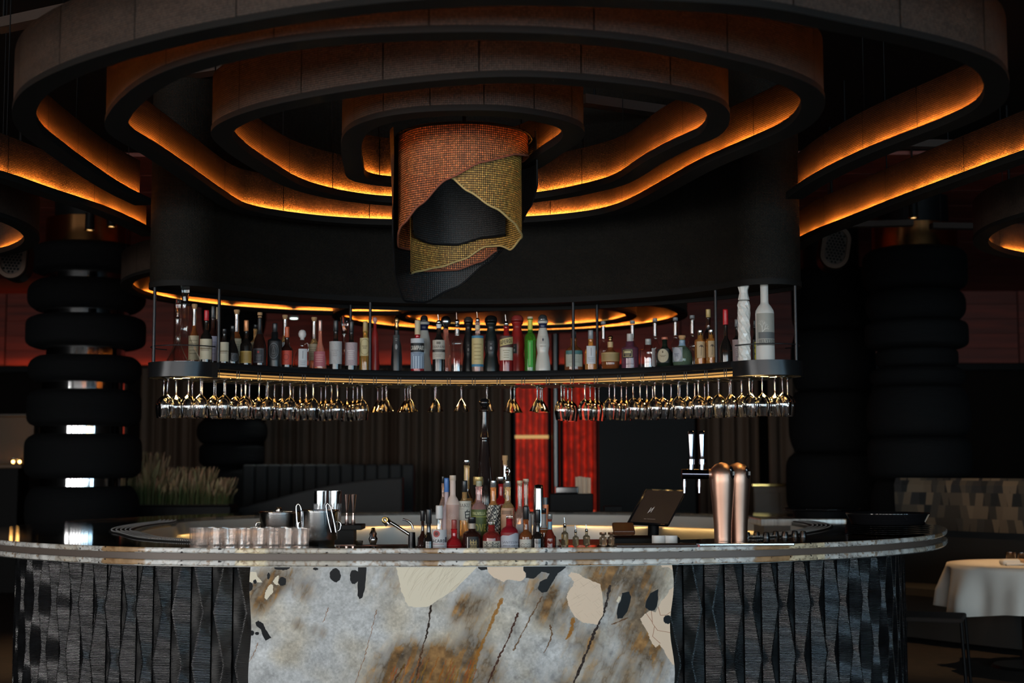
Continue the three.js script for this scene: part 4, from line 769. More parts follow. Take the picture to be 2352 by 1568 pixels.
const tray = (px, d) => ({ at: V3(ray(px, 760)[0] * d, 0, -d) });
function trayBottle(px, top, w, d, o) { return bottle({ px, top, w, d, ...tray(px, d), H: atD(px, top, d).y - SHT + 0.006, base: SHT - 0.006, group: SG, ...o }); }
// decanters and bottles on the tray at the left end
trayBottle(424, 650, 76, 7.33, { profile: 'decanter', mat: clear, cap: ['flare', M.crystal, 0.25, 0.3], text: 'large clear glass decanter with conical base and flared stopper', name: 'decanter', cat: 'decanter' });
trayBottle(408, 688, 56, 7.55, { profile: 'decanter', mat: clear, cap: ['flare', M.crystal, 0.28, 0.24], text: 'smaller glass decanter standing half hidden behind the large one', name: 'decanter', cat: 'decanter' });
trayBottle(446, 698, 24, 7.62, { profile: 'tallneck', mat: brown, cap: ['cork', M.cork, 0.08, 0.55], label: ['cream', 0.12, 0.5, 2.6], neck: [0.66, 0.92, silver], text: 'silver-necked bottle with cream label just behind the large decanter' });
trayBottle(474, 712, 28, 7.42, { profile: 'wine', mat: dark, cap: ['cyl', redCap, 0.19, 0.4], label: ['cream2', 0.1, 0.47, 2.6], text: 'dark wine bottle with bright red capsule beside the large decanter' });
trayBottle(489, 702, 24, 7.58, { profile: 'wine', mat: darkBrown, cap: ['cyl', blackCap, 0.2, 0.42], label: ['lilac', 0.1, 0.5, 2.6], text: 'dark bottle with lilac label behind the red capsule wine bottle' });
shelfBottle(499, 705, 18, 1.86, { profile: 'wine', mat: darkBrown, cap: ['cyl', creamCap, 0.2, 0.42], text: 'bottle with cream neck half hidden by the left hanger rod' });
shelfBottle(515, 755, 22, 'f', { profile: 'spirit', mat: dark, cap: ['cyl', blackCap, 0.12, 0.45], label: ['cream2', 0.08, 0.62, 2.6], text: 'short dark bottle with cream label right of the left hanger rod' });
// along the shelf
shelfBottle(534, 748, 33, 'f', { profile: 'bell', mat: dark, cap: ['cyl', blackCap, 0.14, 0.34], label: ['emblem', 0.08, 0.3, 1.2, 0.6], text: 'bulging black bottle with embossed emblem, short dark neck' });
shelfBottle(543, 711, 25, 'b', { profile: 'tallneck', mat: brown, cap: ['cork', M.cork, 0.08, 0.55], neck: [0.62, 0.92, silver], label: ['cream', 0.2, 0.5, 2.4], text: 'silver-necked bottle with cream label behind the bulging black bottle' });
shelfBottle(565, 735, 27, 'f', { profile: 'wine', mat: dark, cap: ['cyl', coppery, 0.24, 0.4], label: ['gold', 0.06, 0.32, 2.7], text: 'dark bottle with copper capsule and low gold label' });
shelfBottle(596, 717, 32, 1.66, { profile: 'cognac', mat: darkBrown, cap: ['cork', M.cork, 0.1, 0.36], neck: [0.6, 0.88, blackCap], label: ['dark', 0.07, 0.34, 1.8], text: 'dark brown cognac-shaped bottle with cork and long black neck' });
shelfBottle(586, 745, 22, 'b', { profile: 'spirit', mat: paleAmber, cap: ['cyl', blackCap, 0.1, 0.45], label: ['cream', 0.25, 0.6, 2.4], text: 'pale bottle with cream label mostly hidden behind the cognac-shaped bottle' });
shelfBottle(631, 742, 33, 'f', { profile: 'jar', mat: blackMatt, cap: ['cyl', blackCap, 0.2, 0.36], label: ['emblem', 0.16, 0.58, 1.7], text: 'squat black bottle with a large round emblem' });
shelfBottle(654, 723, 24, 'b', { profile: 'tallneck', mat: paleAmber, cap: ['cork', M.cork, 0.08, 0.55], neck: [0.62, 0.92, silver], label: ['pale', 0.22, 0.5, 2.4], text: 'silver-necked bottle behind the red diamond label bottle' });
shelfBottle(659, 750, 28, 'f', { profile: 'wine', mat: darkBrown, cap: ['cyl', orangeCap, 0.26, 0.36], label: ['red', 0.08, 0.42, 2.2], text: 'dark bottle with orange-red capsule and red label' });
shelfBottle(694, 757, 37, 'f', { profile: 'round', mat: clear, cap: ['ball', whiteCap, 0.26, 0.5], label: ['white', 0.04, 0.5, 1.1, 0.25], text: 'clear round bottle with white ball stopper, white label and loop handle', extra: (g, R, H) => part('loop_handle', tube([[R * 0.3, H * 0.62, 0], [R * 0.62, H * 0.66, 0], [R * 0.78, H * 0.56, 0], [R * 0.72, H * 0.44, 0]], 0.004, 20, 6), clear, g) });
shelfBottle(721, 728, 24, 'b', { profile: 'tallneck', mat: paleAmber, cap: ['cork', M.cork, 0.08, 0.55], neck: [0.6, 0.92, silver], label: ['cream', 0.2, 0.5, 2.4], text: 'silver-necked bottle behind the pink-amber bottle' });
shelfBottle(735, 735, 30, 'f', { profile: 'bell', mat: rosy, cap: ['cyl', S(0.5, 0.3, 0.25, 0.3, 0.6), 0.22, 0.3], label: ['rose', 0.06, 0.36, 2.0], text: 'pink-amber bell-shaped bottle with pale rose label' });
shelfBottle(771, 735, 29, 'f', { profile: 'wine', mat: dark, cap: ['cyl', blackCap, 0.22, 0.4], label: ['pale', 0.12, 0.57, 2.8], text: 'black wine bottle with tall pale grey label' });
shelfBottle(791, 729, 34, 'b', { profile: 'decanter', mat: clear, cap: ['flare', M.crystal, 0.3, 0.62], text: 'glass decanter with crystal flared stopper between two wine bottles', name: 'decanter', cat: 'decanter' });
shelfBottle(807, 737, 28, 'f', { profile: 'wine', mat: dark, cap: ['cyl', blackCap, 0.22, 0.4], label: ['pinkish', 0.1, 0.56, 2.8], text: 'black wine bottle with tall mottled pink label' });
shelfBottle(839, 738, 27, 'f', { profile: 'spirit', mat: yellowLiq, cap: ['cyl', S(0.45, 0.3, 0.12), 0.2, 0.42], label: ['oval', 0.3, 0.66, 2.0], text: 'yellow liquor bottle with round cream label beside the hanger rod' });
shelfBottle(861, 728, 22, 'b', { profile: 'cone', mat: redMatt, cap: ['ball', S(0.5, 0.3, 0.28, 0.1), 0.12, 0.5], text: 'bright red conical bottle with ball stopper behind the hanger rod' });
shelfBottle(911, 727, 26, 'f', { profile: 'taper', mat: blackMatt, cap: ['crown', bronze, 0.24, 0.5], label: ['disc', 0.34, 0.66, 1.4], text: 'slim black bottle with stacked bronze crown stopper' });
shelfBottle(974, 724, 36, 'b', { profile: 'clase', mat: ceramic, cap: ['dome', S(0.1, 0.1, 0.11, 0.12, 0.8), 0.11, 0.5], neck: [0.74, 0.84, navy], label: ['clase', 0.42, 0.6, 1.0], text: 'white and blue ceramic bottle half hidden behind the red aperitif bottle' });
shelfBottle(959, 735, 31, 'f', { profile: 'spirit', mat: redLiq, cap: ['cyl', creamCap, 0.28, 0.42], label: ['campari', 0.06, 0.64, 2.7], text: 'red aperitif bottle with black lettered band and cream cap' });
shelfBottle(1024, 725, 27, 'b', { profile: 'taper', mat: rosy, cap: ['ball', silver, 0.22, 0.9], text: 'clear tinted bottle with large silver ball stopper' });
shelfBottle(1008, 722, 29, 'f', { profile: 'wine', mat: dark, cap: ['pourer', M.chrome, 0.17, 0.4], label: ['carpano', 0.22, 0.55, 2.6], neck: [0.76, 0.83, whiteCap], text: 'black vermouth bottle with cream label, white collar and metal pourer' });
shelfBottle(1050, 717, 28, 'f', { profile: 'spirit', mat: clear, cap: ['pourer', M.chrome, 0.2, 0.36], neck: [0.62, 0.72, silver], text: 'clear unlabelled bottle with metal pourer' });
shelfBottle(1076, 727, 30, 'b', { profile: 'clase', mat: blackMatt, cap: ['dome', S(0.07, 0.065, 0.06, 0.3, 0.5), 0.1, 0.72], label: ['disc', 0.36, 0.54, 1.0], text: 'black pin-shaped ceramic bottle with grey domed stopper' });
shelfBottle(1097, 716, 27, 'f', { profile: 'spirit', mat: blush, cap: ['pourer', M.chrome, 0.17, 0.36], label: ['bluecream', 0.09, 0.6, 2.8], neck: [0.7, 0.78, creamCap], text: 'pourer bottle with tall cream label edged in blue' });
shelfBottle(1128, 724, 38, 1.68, { profile: 'clase', mat: greenBlack, cap: ['dome', S(0.02, 0.02, 0.02, 0.12, 0.6), 0.12, 0.78], label: ['disc', 0.36, 0.54, 1.0], text: 'large greenish black pin-shaped ceramic bottle with glossy domed stopper' });
shelfBottle(1188, 723, 40, 'b', { profile: 'clase', mat: redMatt, cap: ['dome', S(0.3, 0.04, 0.035, 0.15), 0.11, 0.72], label: ['disc', 0.34, 0.5, 0.7, -0.4], text: 'red pin-shaped ceramic bottle with domed stopper' });
shelfBottle(1163, 722, 32, 'f', { profile: 'spirit', mat: glass([0.5, 0.03, 0.03], 0.03), cap: ['pourer', M.chrome, 0.2, 0.34], label: ['aperol', 0.2, 0.62, 2.3], text: 'dark red aperitif bottle with tilted lettered band and metal pourer' });
shelfBottle(1218, 727, 27, 'f', { profile: 'spirit', mat: greenLiq, cap: ['cork', creamCap, 0.07, 0.48], neck: [0.76, 0.94, yellowCap], label: ['greenText', 0.08, 0.56, 0.9], text: 'bright green liqueur bottle with yellow neck' });
shelfBottle(1247, 722, 35, 'f', { profile: 'clase', mat: ceramic, cap: ['dome', S(0.35, 0.36, 0.37, 0.1, 0.9), 0.11, 0.6], neck: [0.76, 0.84, navy], label: ['clase', 0.42, 0.62, 1.0], text: 'white ceramic bottle with blue collar and silver domed stopper' });
shelfBottle(1318, 760, 44, 'f', { profile: 'squat', mat: brown, cap: ['cyl', blackCap, 0.18, 0.26], label: ['bottleGreen', 0.1, 0.5, 2.0], text: 'wide brown bottle with green and white label behind the right front hanger rod' });
shelfBottle(1357, 758, 28, 'f', { profile: 'spirit', mat: amber, cap: ['cyl', greyCap, 0.22, 0.42], label: ['white', 0.16, 0.6, 1.6], text: 'amber bottle with narrow white label and grey cap' });
const tall = (px, top, t) => shelfBottle(px, top, 23, 'b', { profile: 'tallneck', mat: clear, cap: ['cyl', greyCap, 0.06, 0.5], neck: [0.66, 0.9, silver], text: t });
tall(1386, 738, 'tall clear bottle with silver neck behind the round amber bottle with horse stopper');
tall(1453, 736, 'tall clear bottle with silver neck behind the dark bottle with gold plaque');
tall(1505, 731, 'tall clear bottle with silver neck behind the square clear jar bottle');
tall(1552, 729, 'tall clear bottle with silver neck behind the two round-label bottles');
tall(1591, 724, 'rightmost tall clear bottle with silver neck, beside the amber square bottles');
shelfBottle(1402, 771, 42, 'f', { profile: 'round', mat: brown, cap: ['crown', bronze, 0.18, 0.3], neck: [0.66, 0.82, S(0.45, 0.3, 0.14, 0.5)], label: ['band', 0.24, 0.5, 2.9], text: 'round brown bottle with tan band label and ornamental stopper' });
shelfBottle(1447, 766, 40, 'f', { profile: 'jar', mat: purple, cap: ['cyl', S(0.4, 0.38, 0.36, 0.4), 0.22, 0.36], label: ['plaque', 0.3, 0.56, 1.3, -0.4], text: 'dark purple square-shouldered bottle with gold edged plaque and grey cap' });
shelfBottle(1489, 778, 40, 'f', { profile: 'jar', mat: clear, cap: ['cyl', S(0.3, 0.31, 0.3, 0.3), 0.2, 0.34], seg: 8, label: ['pale', 0.05, 0.66, 0.5, 0.55], text: 'clear faceted jar-shaped bottle with pale strip label' });
shelfBottle(1527, 774, 42, 'f', { profile: 'round', mat: phys([0.008, 0.014, 0.010], 0.1), cap: ['cork', S(0.5, 0.14, 0.08), 0.14, 0.34], label: ['round', 0.14, 0.6, 1.5, -0.35], text: 'round black bottle with oval cream label and orange cork' });
shelfBottle(1567, 770, 46, 'f', { profile: 'round', mat: greenGl, cap: ['cork', M.cork, 0.14, 0.36], neck: [0.66, 0.84, S(0.2, 0.3, 0.4)], label: ['roundPale', 0.14, 0.6, 1.3, -0.75], text: 'clear greenish round bottle with blue neck and pale oval label' });
shelfBottle(1609, 757, 27, 'f', { profile: 'jar', mat: amber, cap: ['cork', silver, 0.16, 0.5], seg: 4, label: ['palm', 0.2, 0.66, 1.5], text: 'left of two amber square bottles with palm tree labels' });
shelfBottle(1634, 756, 25, 'f', { profile: 'jar', mat: amber, cap: ['cork', silver, 0.16, 0.5], seg: 4, label: ['palm', 0.2, 0.66, 1.5], text: 'right of two amber square bottles with palm tree labels, at the hanger rod' });
shelfBottle(1628, 710, 26, 'b', { profile: 'wine', mat: darkBrown, cap: ['cyl', S(0.5, 0.36, 0.14), 0.14, 0.42], neck: [0.6, 0.72, silver], text: 'dark bottle with gold capsule standing tall behind the amber square bottles' });
// tray at the right end
trayBottle(1667, 710, 30, 7.45, { profile: 'cognac', mat: dark, cap: ['cyl', redCap, 0.28, 0.42], text: 'black bottle with a bright red cap on the right end tray' });
trayBottle(1693, 733, 24, 7.6, { profile: 'spirit', mat: dark, cap: ['cyl', greyCap, 0.16, 0.44], label: ['pinkish', 0.1, 0.56, 2.6], text: 'bottle with pale pink label behind the white sculpted bottle' });
{
  const d = 7.33, p = tray(1709, d).at, H = atD(1709, 657, d).y - SHT + 0.006, R = 15 * d / F, g = thing('sculpted_bottle', 'tall white faceted porcelain bottle with waisted stopper', 'bottle', [p.x, SHT - 0.006, p.z], 0, SG);
  const N = 9, rows = 15, ring = (y, r, j) => Array.from({ length: N }, (_, i) => { const a = 2 * Math.PI * (i + (j % 2) * 0.5) / N, q = r * (0.9 + 0.16 * hash(i * 7 + j, j + 3)); return [q * Math.sin(a), y, q * Math.cos(a)]; });
  const build = (R0) => { const pos = []; for (let j = 0; j < R0.length - 1; j++) for (let i = 0; i < N; i++) { const a = R0[j][i], b = R0[j][(i + 1) % N], c = R0[j + 1][i], e = R0[j + 1][(i + 1) % N]; pos.push(...a, ...b, ...c, ...b, ...e, ...c); } const gg = new THREE.BufferGeometry(); gg.setAttribute('position', new THREE.Float32BufferAttribute(pos, 3)); gg.setAttribute('uv', new THREE.Float32BufferAttribute(new Array(pos.length / 3 * 2).fill(0), 2)); gg.computeVertexNormals(); return gg; };
  const A = []; for (let j = 0; j <= rows; j++) A.push(ring(H * 0.8 * j / rows, j === 0 || j === rows ? R * 0.92 : R, j)); A.push(ring(H * 0.8, 0.001, 0));
  part('body', build(A), S(0.62, 0.6, 0.56, 0.22), g);
  const B = [[0.81, 0.6], [0.82, 0.95], [0.87, 0.8], [0.91, 0.66], [0.95, 0.72], [1.0, 0.98], [1.0, 0.01]].map(([y, r], j) => ring(H * y, R * r, j * 2));
  part('stopper', build(B), S(0.62, 0.6, 0.56, 0.22), g);
}
trayBottle(1733, 735, 13, 7.5, { profile: 'wine', mat: dark, cap: ['cyl', blackCap, 0.14, 0.42], label: ['dots', 0.06, 0.56, 2.0], text: 'slim black bottle with yellow dots between the two tall white bottles' });
trayBottle(1757, 647, 43, 7.3, { profile: 'belv', mat: frost, cap: ['cyl', S(0.5, 0.47, 0.42, 0.4), 0.06, 0.44], label: ['tree', 0.2, 0.6, 2.4], text: 'tall frosted vodka bottle etched with bare trees' });

// ---------------------------------------------------------------- bottles at the front of the bar
const FG = 'bottles on the bar riser';
const barBottle = (px, top, w, row, o) => bottle({ px, top, w, d: [7.28, 7.42, 7.585][row] + (o.dd || 0), base: STEPS[row][2], group: FG, ...o });
barBottle(971, 1171, 26, 0, { profile: 'round', mat: darkBrown, cap: ['cyl', blackCap, 0.2, 0.42], dd: 0.03, text: 'round dark bottle with black cap at the left end of the bar bottles' });
barBottle(985, 1168, 26, 0, { profile: 'wine', mat: dark, cap: ['cyl', blackCap, 0.26, 0.52], dd: -0.025, text: 'dark wine-shaped bottle with black capsule beside the white rum bottle' });
barBottle(1009, 1160, 35, 0, { profile: 'spirit', mat: clear, cap: ['cyl', whiteCap, 0.22, 0.46], labels: [['bacardi', 0.28, 0.6, 2.6]], dd: -0.02, text: 'clear white rum bottle with white label, red disc and white cap' });
barBottle(1043, 1193, 38, 0, { profile: 'squat', mat: redLiq, cap: ['cyl', S(0.3, 0.05, 0.04), 0.2, 0.32], label: ['ovalLow', 0.24, 0.44, 2.4], text: 'small red bottle with pale oval label in the front row' });
barBottle(1084, 1187, 43, 0, { profile: 'stout', mat: darkBrown, cap: ['cyl', blackCap, 0.13, 0.42], neck: [0.76, 0.88, S(0.3, 0.24, 0.18)], label: ['script', 0.36, 0.6, 1.2, 0.2], text: 'squat dark rum bottle with gold script and black cap' });
barBottle(1129, 1197, 42, 0, { profile: 'stout', mat: glass([0.45, 0.05, 0.04], 0.03), cap: ['cork', M.crystal, 0.14, 0.36], label: ['ornate', 0.26, 0.56, 2.3], text: 'red-brown bottle with ornate cream label and glass stopper' });
barBottle(1170, 1183, 41, 0, { profile: 'stout', mat: glass([0.6, 0.03, 0.05], 0.03), cap: ['cork', M.crystal, 0.12, 0.36], label: ['santis', 0.3, 0.66, 2.7], text: 'red rum bottle with large pale blue lettered label' });
barBottle(1208, 1162, 31, 0, { profile: 'spirit', mat: brown, cap: ['cyl', blackCap, 0.22, 0.44], label: ['whitelow', 0.3, 0.44, 2.6], text: 'brown bottle with black cap and low cream label in the front row' });
barBottle(1235, 1170, 29, 0, { profile: 'spirit', mat: dark, cap: ['cyl', blackCap, 0.22, 0.46], dd: -0.02, text: 'glossy black bottle with black cap near the right end of the front row' });
barBottle(1249, 1167, 26, 0, { profile: 'spirit', mat: brown, cap: ['cyl', blackCap, 0.08, 0.44], neck: [0.62, 0.9, S(0.3, 0.31, 0.32)], dd: 0.045, text: 'dark red bottle with grey paper strip on its neck' });
barBottle(1263, 1180, 24, 0, { profile: 'wine', mat: glass([0.35, 0.05, 0.03], 0.03), cap: ['cyl', S(0.25, 0.25, 0.24, 0.3, 0.5), 0.1, 0.46], neck: [0.7, 0.85, S(0.1, 0.22, 0.3)], dd: 0.0, text: 'dark red bottle with blue neck label at the right end' });
barBottle(1018, 1093, 18, 1, { profile: 'belv', mat: blush, cap: ['cyl', blackCap, 0.1, 0.46], dd: 0.05, text: 'thin pale bottle with black cap behind the lilac blue-necked bottle' });
barBottle(1026, 1097, 24, 1, { profile: 'belv', mat: phys([0.72, 0.6, 0.66], 0.35, { transmission: 0.5, thickness: 0.04, ior: 1.4 }), cap: ['cyl', S(0.05, 0.15, 0.4), 0.2, 0.5], dd: 0.0, text: 'lilac frosted bottle with blue neck' });
barBottle(1040, 1091, 31, 1, { profile: 'belv', mat: frostPink, cap: ['cyl', S(0.55, 0.44, 0.34, 0.4), 0.07, 0.48], label: ['treePink', 0.2, 0.6, 2.2], dd: -0.02, text: 'pinkish frosted vodka bottle etched with bare trees on the riser' });
barBottle(1067, 1103, 31, 1, { profile: 'stout', mat: paleAmber, cap: ['cyl', blackCap, 0.17, 0.42], label: ['haku', 0.42, 0.7, 2.6], text: 'clear bottle with cream label bearing a large dark character' });
barBottle(1100, 1104, 37, 1, { profile: 'spirit', mat: glass([0.98, 0.62, 0.58], 0.06), cap: ['cyl', S(0.35, 0.34, 0.24), 0.08, 0.36], label: ['love', 0.12, 0.58, 2.6], text: 'pink bottle with olive green lettered label' });
barBottle(1133, 1103, 33, 1, { profile: 'spirit', mat: glass([0.95, 0.45, 0.15], 0.05), cap: ['cyl', S(0.5, 0.5, 0.5, 0.2, 0.8), 0.1, 0.42], label: ['zebra', 0.06, 0.64, 2.9], text: 'amber bottle wrapped in wavy black and white stripes' });
barBottle(1166, 1104, 33, 1, { profile: 'spirit', mat: paleAmber, cap: ['cyl', S(0.5, 0.5, 0.5, 0.2, 0.8), 0.09, 0.42], label: ['zigzag', 0.1, 0.6, 2.2], text: 'clear amber-tinted bottle with red zigzag edge label' });
barBottle(1194, 1103, 26, 1, { profile: 'tallneck', mat: blush, cap: ['cork', S(0.5, 0.36, 0.22), 0.08, 0.5], label: ['pale', 0.1, 0.36, 1.4], text: 'slim blush pink bottle beside the zigzag label bottle' });
barBottle(1208, 1099, 27, 1, { profile: 'tallneck', mat: blush, cap: ['cork', S(0.5, 0.38, 0.28), 0.08, 0.5], label: ['white', 0.1, 0.5, 2.2], dd: 0.04, text: 'blush bottle with tall white label at the right of the second row' });
barBottle(1072, 1056, 32, 2, { profile: 'tallneck', mat: paleAmber, cap: ['cyl', silver, 0.07, 0.56], neck: [0.5, 0.62, silver], text: 'clear pale amber bottle with wide silver top left of the tall magnum' });
barBottle(1098, 1094, 25, 2, { profile: 'wine', mat: amber, cap: ['cyl', S(0.6, 0.42, 0.16, 0.35, 0.5), 0.14, 0.9], dd: -0.02, text: 'amber bottle with wide gold cap in front of the tall magnum' });
barBottle(1113, 914, 46, 2, { profile: 'obelisk', mat: phys([0.014, 0.008, 0.007], 0.08), cap: ['ball', M.blackGloss, 0.075, 0.58], dd: 0.03, name: 'magnum_bottle', text: 'very tall tapering black magnum bottle towering over the bar bottles' });
barBottle(1150, 1094, 27, 2, { profile: 'spirit', mat: redLiq, cap: ['cyl', silver, 0.12, 0.8], dd: -0.02, text: 'red bottle with wide silver cap right of the tall magnum' });
barBottle(1160, 1045, 24, 2, { profile: 'tallneck', mat: blush, cap: ['cork', M.cork, 0.12, 0.55], neck: [0.7, 0.86, silver], dd: 0.04, text: 'tall blush bottle with cork in the back row' });
barBottle(1166, 1074, 24, 2, { profile: 'round', mat: clear, cap: ['ball', M.crystal, 0.12, 0.5], dd: 0.0, text: 'clear bottle with glass ball stopper before the corked blush bottle' });
{
  const d = 7.42, p = atD(1237, 1112, d), h = p.y - STEPS[1][2], R = 14 * d / F;
  single('shaker_tin', lathe([[R, 0], [R * 1.02, h * 0.02], [R * 0.98, h * 0.1], [R * 0.76, h * 0.93], [R * 0.7, h * 0.99], [0, h]], 24), M.steel, 'steel cocktail shaker tin standing upside down at the right of the riser', 'shaker', [p.x, STEPS[1][2], p.z]);
  const q = atD(1253, 1142, 7.43), hh = q.y - STEPS[1][2];
  const c = thing('jigger', 'orange conical jigger with black rim beside the shaker tin', 'jigger', [q.x, STEPS[1][2], q.z]);
  part('cup', lathe([[0.009, 0], [0.016, hh * 0.86]], 18), S(0.6, 0.16, 0.05), c); part('rim', cyl(0.0165, 0.0165, hh * 0.14, 0, hh * 0.86, 0, 18), blackCap, c);
}

// ---------------------------------------------------------------- draped mesh lamp
{
  const LS = 0.968, L = { x: ray(1066, 300)[0] * 6.2 * LS, d: 6.2 * LS }, TOP = EYE + 1.455 * LS;
  const meshTex = (rgb, seedN, hole = 0.32) => dataTex(256, 256, (u, v, i, j) => { const uu = (i % 8 + 0.5) / 8 - 0.5, vv = (j % 8 + 0.5) / 8 - 0.5, wa = Math.abs(uu) < 0.3, we = Math.abs(vv) < 0.3, k = 0.75 + 0.35 * hash(Math.floor(i / 8) + seedN, Math.floor(j / 8)), q = (wa && we ? 1 : wa || we ? 0.55 : 0.2) * k; return [rgb[0] * q, rgb[1] * q, rgb[2] * q, wa || we || hole < 0.1 ? 255 : 0]; }, true, [1 / 0.30, 1 / 0.30]);
  const cloth = (rgb, s, hole) => new THREE.MeshStandardMaterial({ map: meshTex(rgb, s, hole), bumpMap: weaveBumpL, bumpScale: 0.002, roughness: 0.5, metalness: 0.15, alphaTest: 0.5, side: THREE.DoubleSide });
  const weaveBumpL = dataTex(64, 64, (u, v, i, j) => { const uu = (i % 8 + 0.5) / 8 - 0.5, vv = (j % 8 + 0.5) / 8 - 0.5, h = 255 * clamp(1.1 - 1.6 * Math.max(Math.abs(uu), Math.abs(vv))); return [h, h, h]; }, false, [1 / 0.075, 1 / 0.075]);
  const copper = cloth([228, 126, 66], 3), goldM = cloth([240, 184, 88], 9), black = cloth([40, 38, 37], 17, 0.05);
  const g = thing('pendant_lamp', 'draped mesh pendant lamp of copper, gold and black fabric wraps', 'pendant lamp', [L.x, 2.1, -L.d]);
  const P = (th, r, y) => [r * Math.sin(th), y - 2.1, r * Math.cos(th)];
  // sheet: angles th0..th1 (0 faces the camera, + to the right), radius fn, top and hem given in frame rows
  const sheet = (name, mat, th0, th1, rad0, topY, hem, hemMat) => {
    const rad = (t) => rad0(t) * LS;
    const hemY = (t) => { let k = 0; while (k < hem.length - 2 && t > hem[k + 1][0]) k++; const [a, ya] = hem[k], [b, yb] = hem[k + 1]; let s = clamp((t - a) / (b - a)); s = s * s * (3 - 2 * s) * 0.5 + s * 0.5; const row = lerp(ya, yb, s), r = rad(t); return EYE + ray(1176, row)[1] * (L.d - r * Math.cos(t)); };
    const n = 96, m = 26, geo = grid(n, m, (u, v) => { const t = lerp(th0, th1, u), yh = hemY(t), y = lerp(topY(t), yh, v), r = rad(t) * (1 + 0.012 * Math.sin(7 * t + 3 * v)) + 0.012 * Math.sin(2.4 * t) * v; const p = P(t, r, y); return [...p, t * 0.29, y]; });
    const part0 = part(name, geo, mat, g);
    const pts = []; for (let i = 0; i <= 60; i++) { const t = lerp(th0, th1, i / 60), r = rad(t) * (1 + 0.012 * Math.sin(7 * t + 3)) + 0.012 * Math.sin(2.4 * t); pts.push(V3(...P(t, r, hemY(t)))); }
    part('hem', tube(pts, 0.0045, 120, 6), hemMat, part0);
    return part0;
  };
  const dim = S(0.2, 0.055, 0.025, 0.7), pale = S(0.45, 0.32, 0.12, 0.7);
  sheet('copper_wrap', copper, -2.4, 1.9, () => 0.288, () => TOP, [[-2.4, 575], [-1.75, 566], [-1.5, 540], [-1.1, 512], [-0.72, 468], [-0.2, 409], [0.3, 372], [0.85, 355], [1.4, 357], [1.65, 362], [1.9, 372]], dim);
  sheet('gold_wrap', goldM, -1.3, 5.0, (t) => 0.258 - 0.012 * clamp((t - 3) / 2), () => TOP - 0.05, [[-1.3, 395], [-0.2, 405], [0.12, 440], [0.5, 476], [0.9, 508], [1.3, 534], [1.7, 548], [2.15, 574], [2.5, 564], [2.8, 566], [3.2, 595], [3.6, 612], [4.1, 622], [4.55, 627], [5.0, 626]], pale);
  sheet('added_shade_sheet', black, 2.2, 5.0, () => 0.236, () => TOP - 0.02, [[2.2, 540], [2.8, 545], [3.3, 560], [3.8, 560], [4.4, 545], [5.0, 530]], M.blackPaint);  // black sheet added to stand in for the shade inside the wraps
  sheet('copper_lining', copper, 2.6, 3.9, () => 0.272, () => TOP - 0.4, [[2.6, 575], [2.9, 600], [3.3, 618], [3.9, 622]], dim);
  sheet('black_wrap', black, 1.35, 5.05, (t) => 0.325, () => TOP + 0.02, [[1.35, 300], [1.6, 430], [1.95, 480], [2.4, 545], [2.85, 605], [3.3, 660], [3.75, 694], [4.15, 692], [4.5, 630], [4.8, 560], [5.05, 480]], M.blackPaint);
  part('hanging_rod', bar([0, TOP - 2.1 - 0.01, 0], [0, ROOM.h - 2.1, 0], 0.008), M.blackPaint, g);
  const sp = []; for (let k = 0; k < 3; k++) { const a = k * Math.PI / 3; sp.push(bar([-0.3 * Math.sin(a), TOP - 2.1 - 0.01, -0.3 * Math.cos(a)], [0.3 * Math.sin(a), TOP - 2.1 - 0.01, 0.3 * Math.cos(a)], 0.004, 6)); }
  const ringT = new THREE.TorusGeometry(0.29, 0.005, 6, 48); ringT.rotateX(Math.PI / 2); ringT.translate(0, TOP - 2.11, 0); sp.push(ringT);
  part('spreader', merged(sp), M.blackPaint, g);
}

// ---------------------------------------------------------------- stacked drum columns
function column(label, px, d, scale, rows, topBand) {
  const x = ray(px, 900)[0] * d, g = thing('drum_column', label, 'column', [x, 0, -d], 0, 'stacked drum columns');
  const Y = (row) => EYE + ray(px, row)[1] * d;
  for (const [y0, y1, hw, kind, lean = 0] of rows) {
    const a = Math.max(0, Y(y1)), b = Y(y0), R = hw * d / F;
    if (kind === 'ring') { part('chrome_band', lathe([[R, a - 0.02], [R, b + 0.02]], 64), M.chrome, g); continue; }
    const h = b - a, s = 0.5 - lean, pts = [[0, a]];
    for (let k = 0; k <= 14; k++) { const t = k / 14, e = Math.abs((t - s) / (t < s ? s : 1 - s)); pts.push([R * (1 - 0.16 * Math.pow(e, kind === 'soft' ? 3 : 6)), a + h * t]); }
    pts.push([0, b]);
    part('drum', lathe(pts, 48), M.drum, g);
  }
  if (topBand) { const [y0, y1, hw] = topBand, R = hw * d / F; part('amber_collar', lathe([[R, Y(y1) - 0.02], [R, Y(y0)], [R - 0.01, Y(y0)], [R - 0.01, Y(y1) - 0.02]], 64), M.amberMirror, g);
    part('shaft', cyl(R * 0.8, R * 0.8, ROOM.h - Y(y0) + 0.02, 0, Y(y0) - 0.02, 0, 40), M.blackPaint, g); }
  else part('shaft', cyl(0.3, 0.3, ROOM.h, 0, 0, 0, 30), M.blackPaint, g);
  return g;
}
M.amberMirror = std([0.5, 0.24, 0.09], 0.12, 1);
column('nearest left column of black drums and bright chrome bands', 195, 13.6, 1, [[566, 632, 128, 'hard', 0.1], [632, 647, 93, 'ring'], [648, 716, 132, 'soft'], [716, 728, 96, 'ring'], [728, 801, 134, 'hard'], [801, 820, 88, 'ring'], [820, 880, 126, 'soft'], [880, 897, 95, 'ring'], [897, 980, 127, 'hard'], [980, 997, 97, 'ring'], [997, 1098, 130, 'hard'], [1098, 1116, 95, 'ring'], [1116, 1225, 126, 'soft'], [1225, 1240, 95, 'ring'], [1240, 1440, 130, 'hard']], [508, 566, 95]);
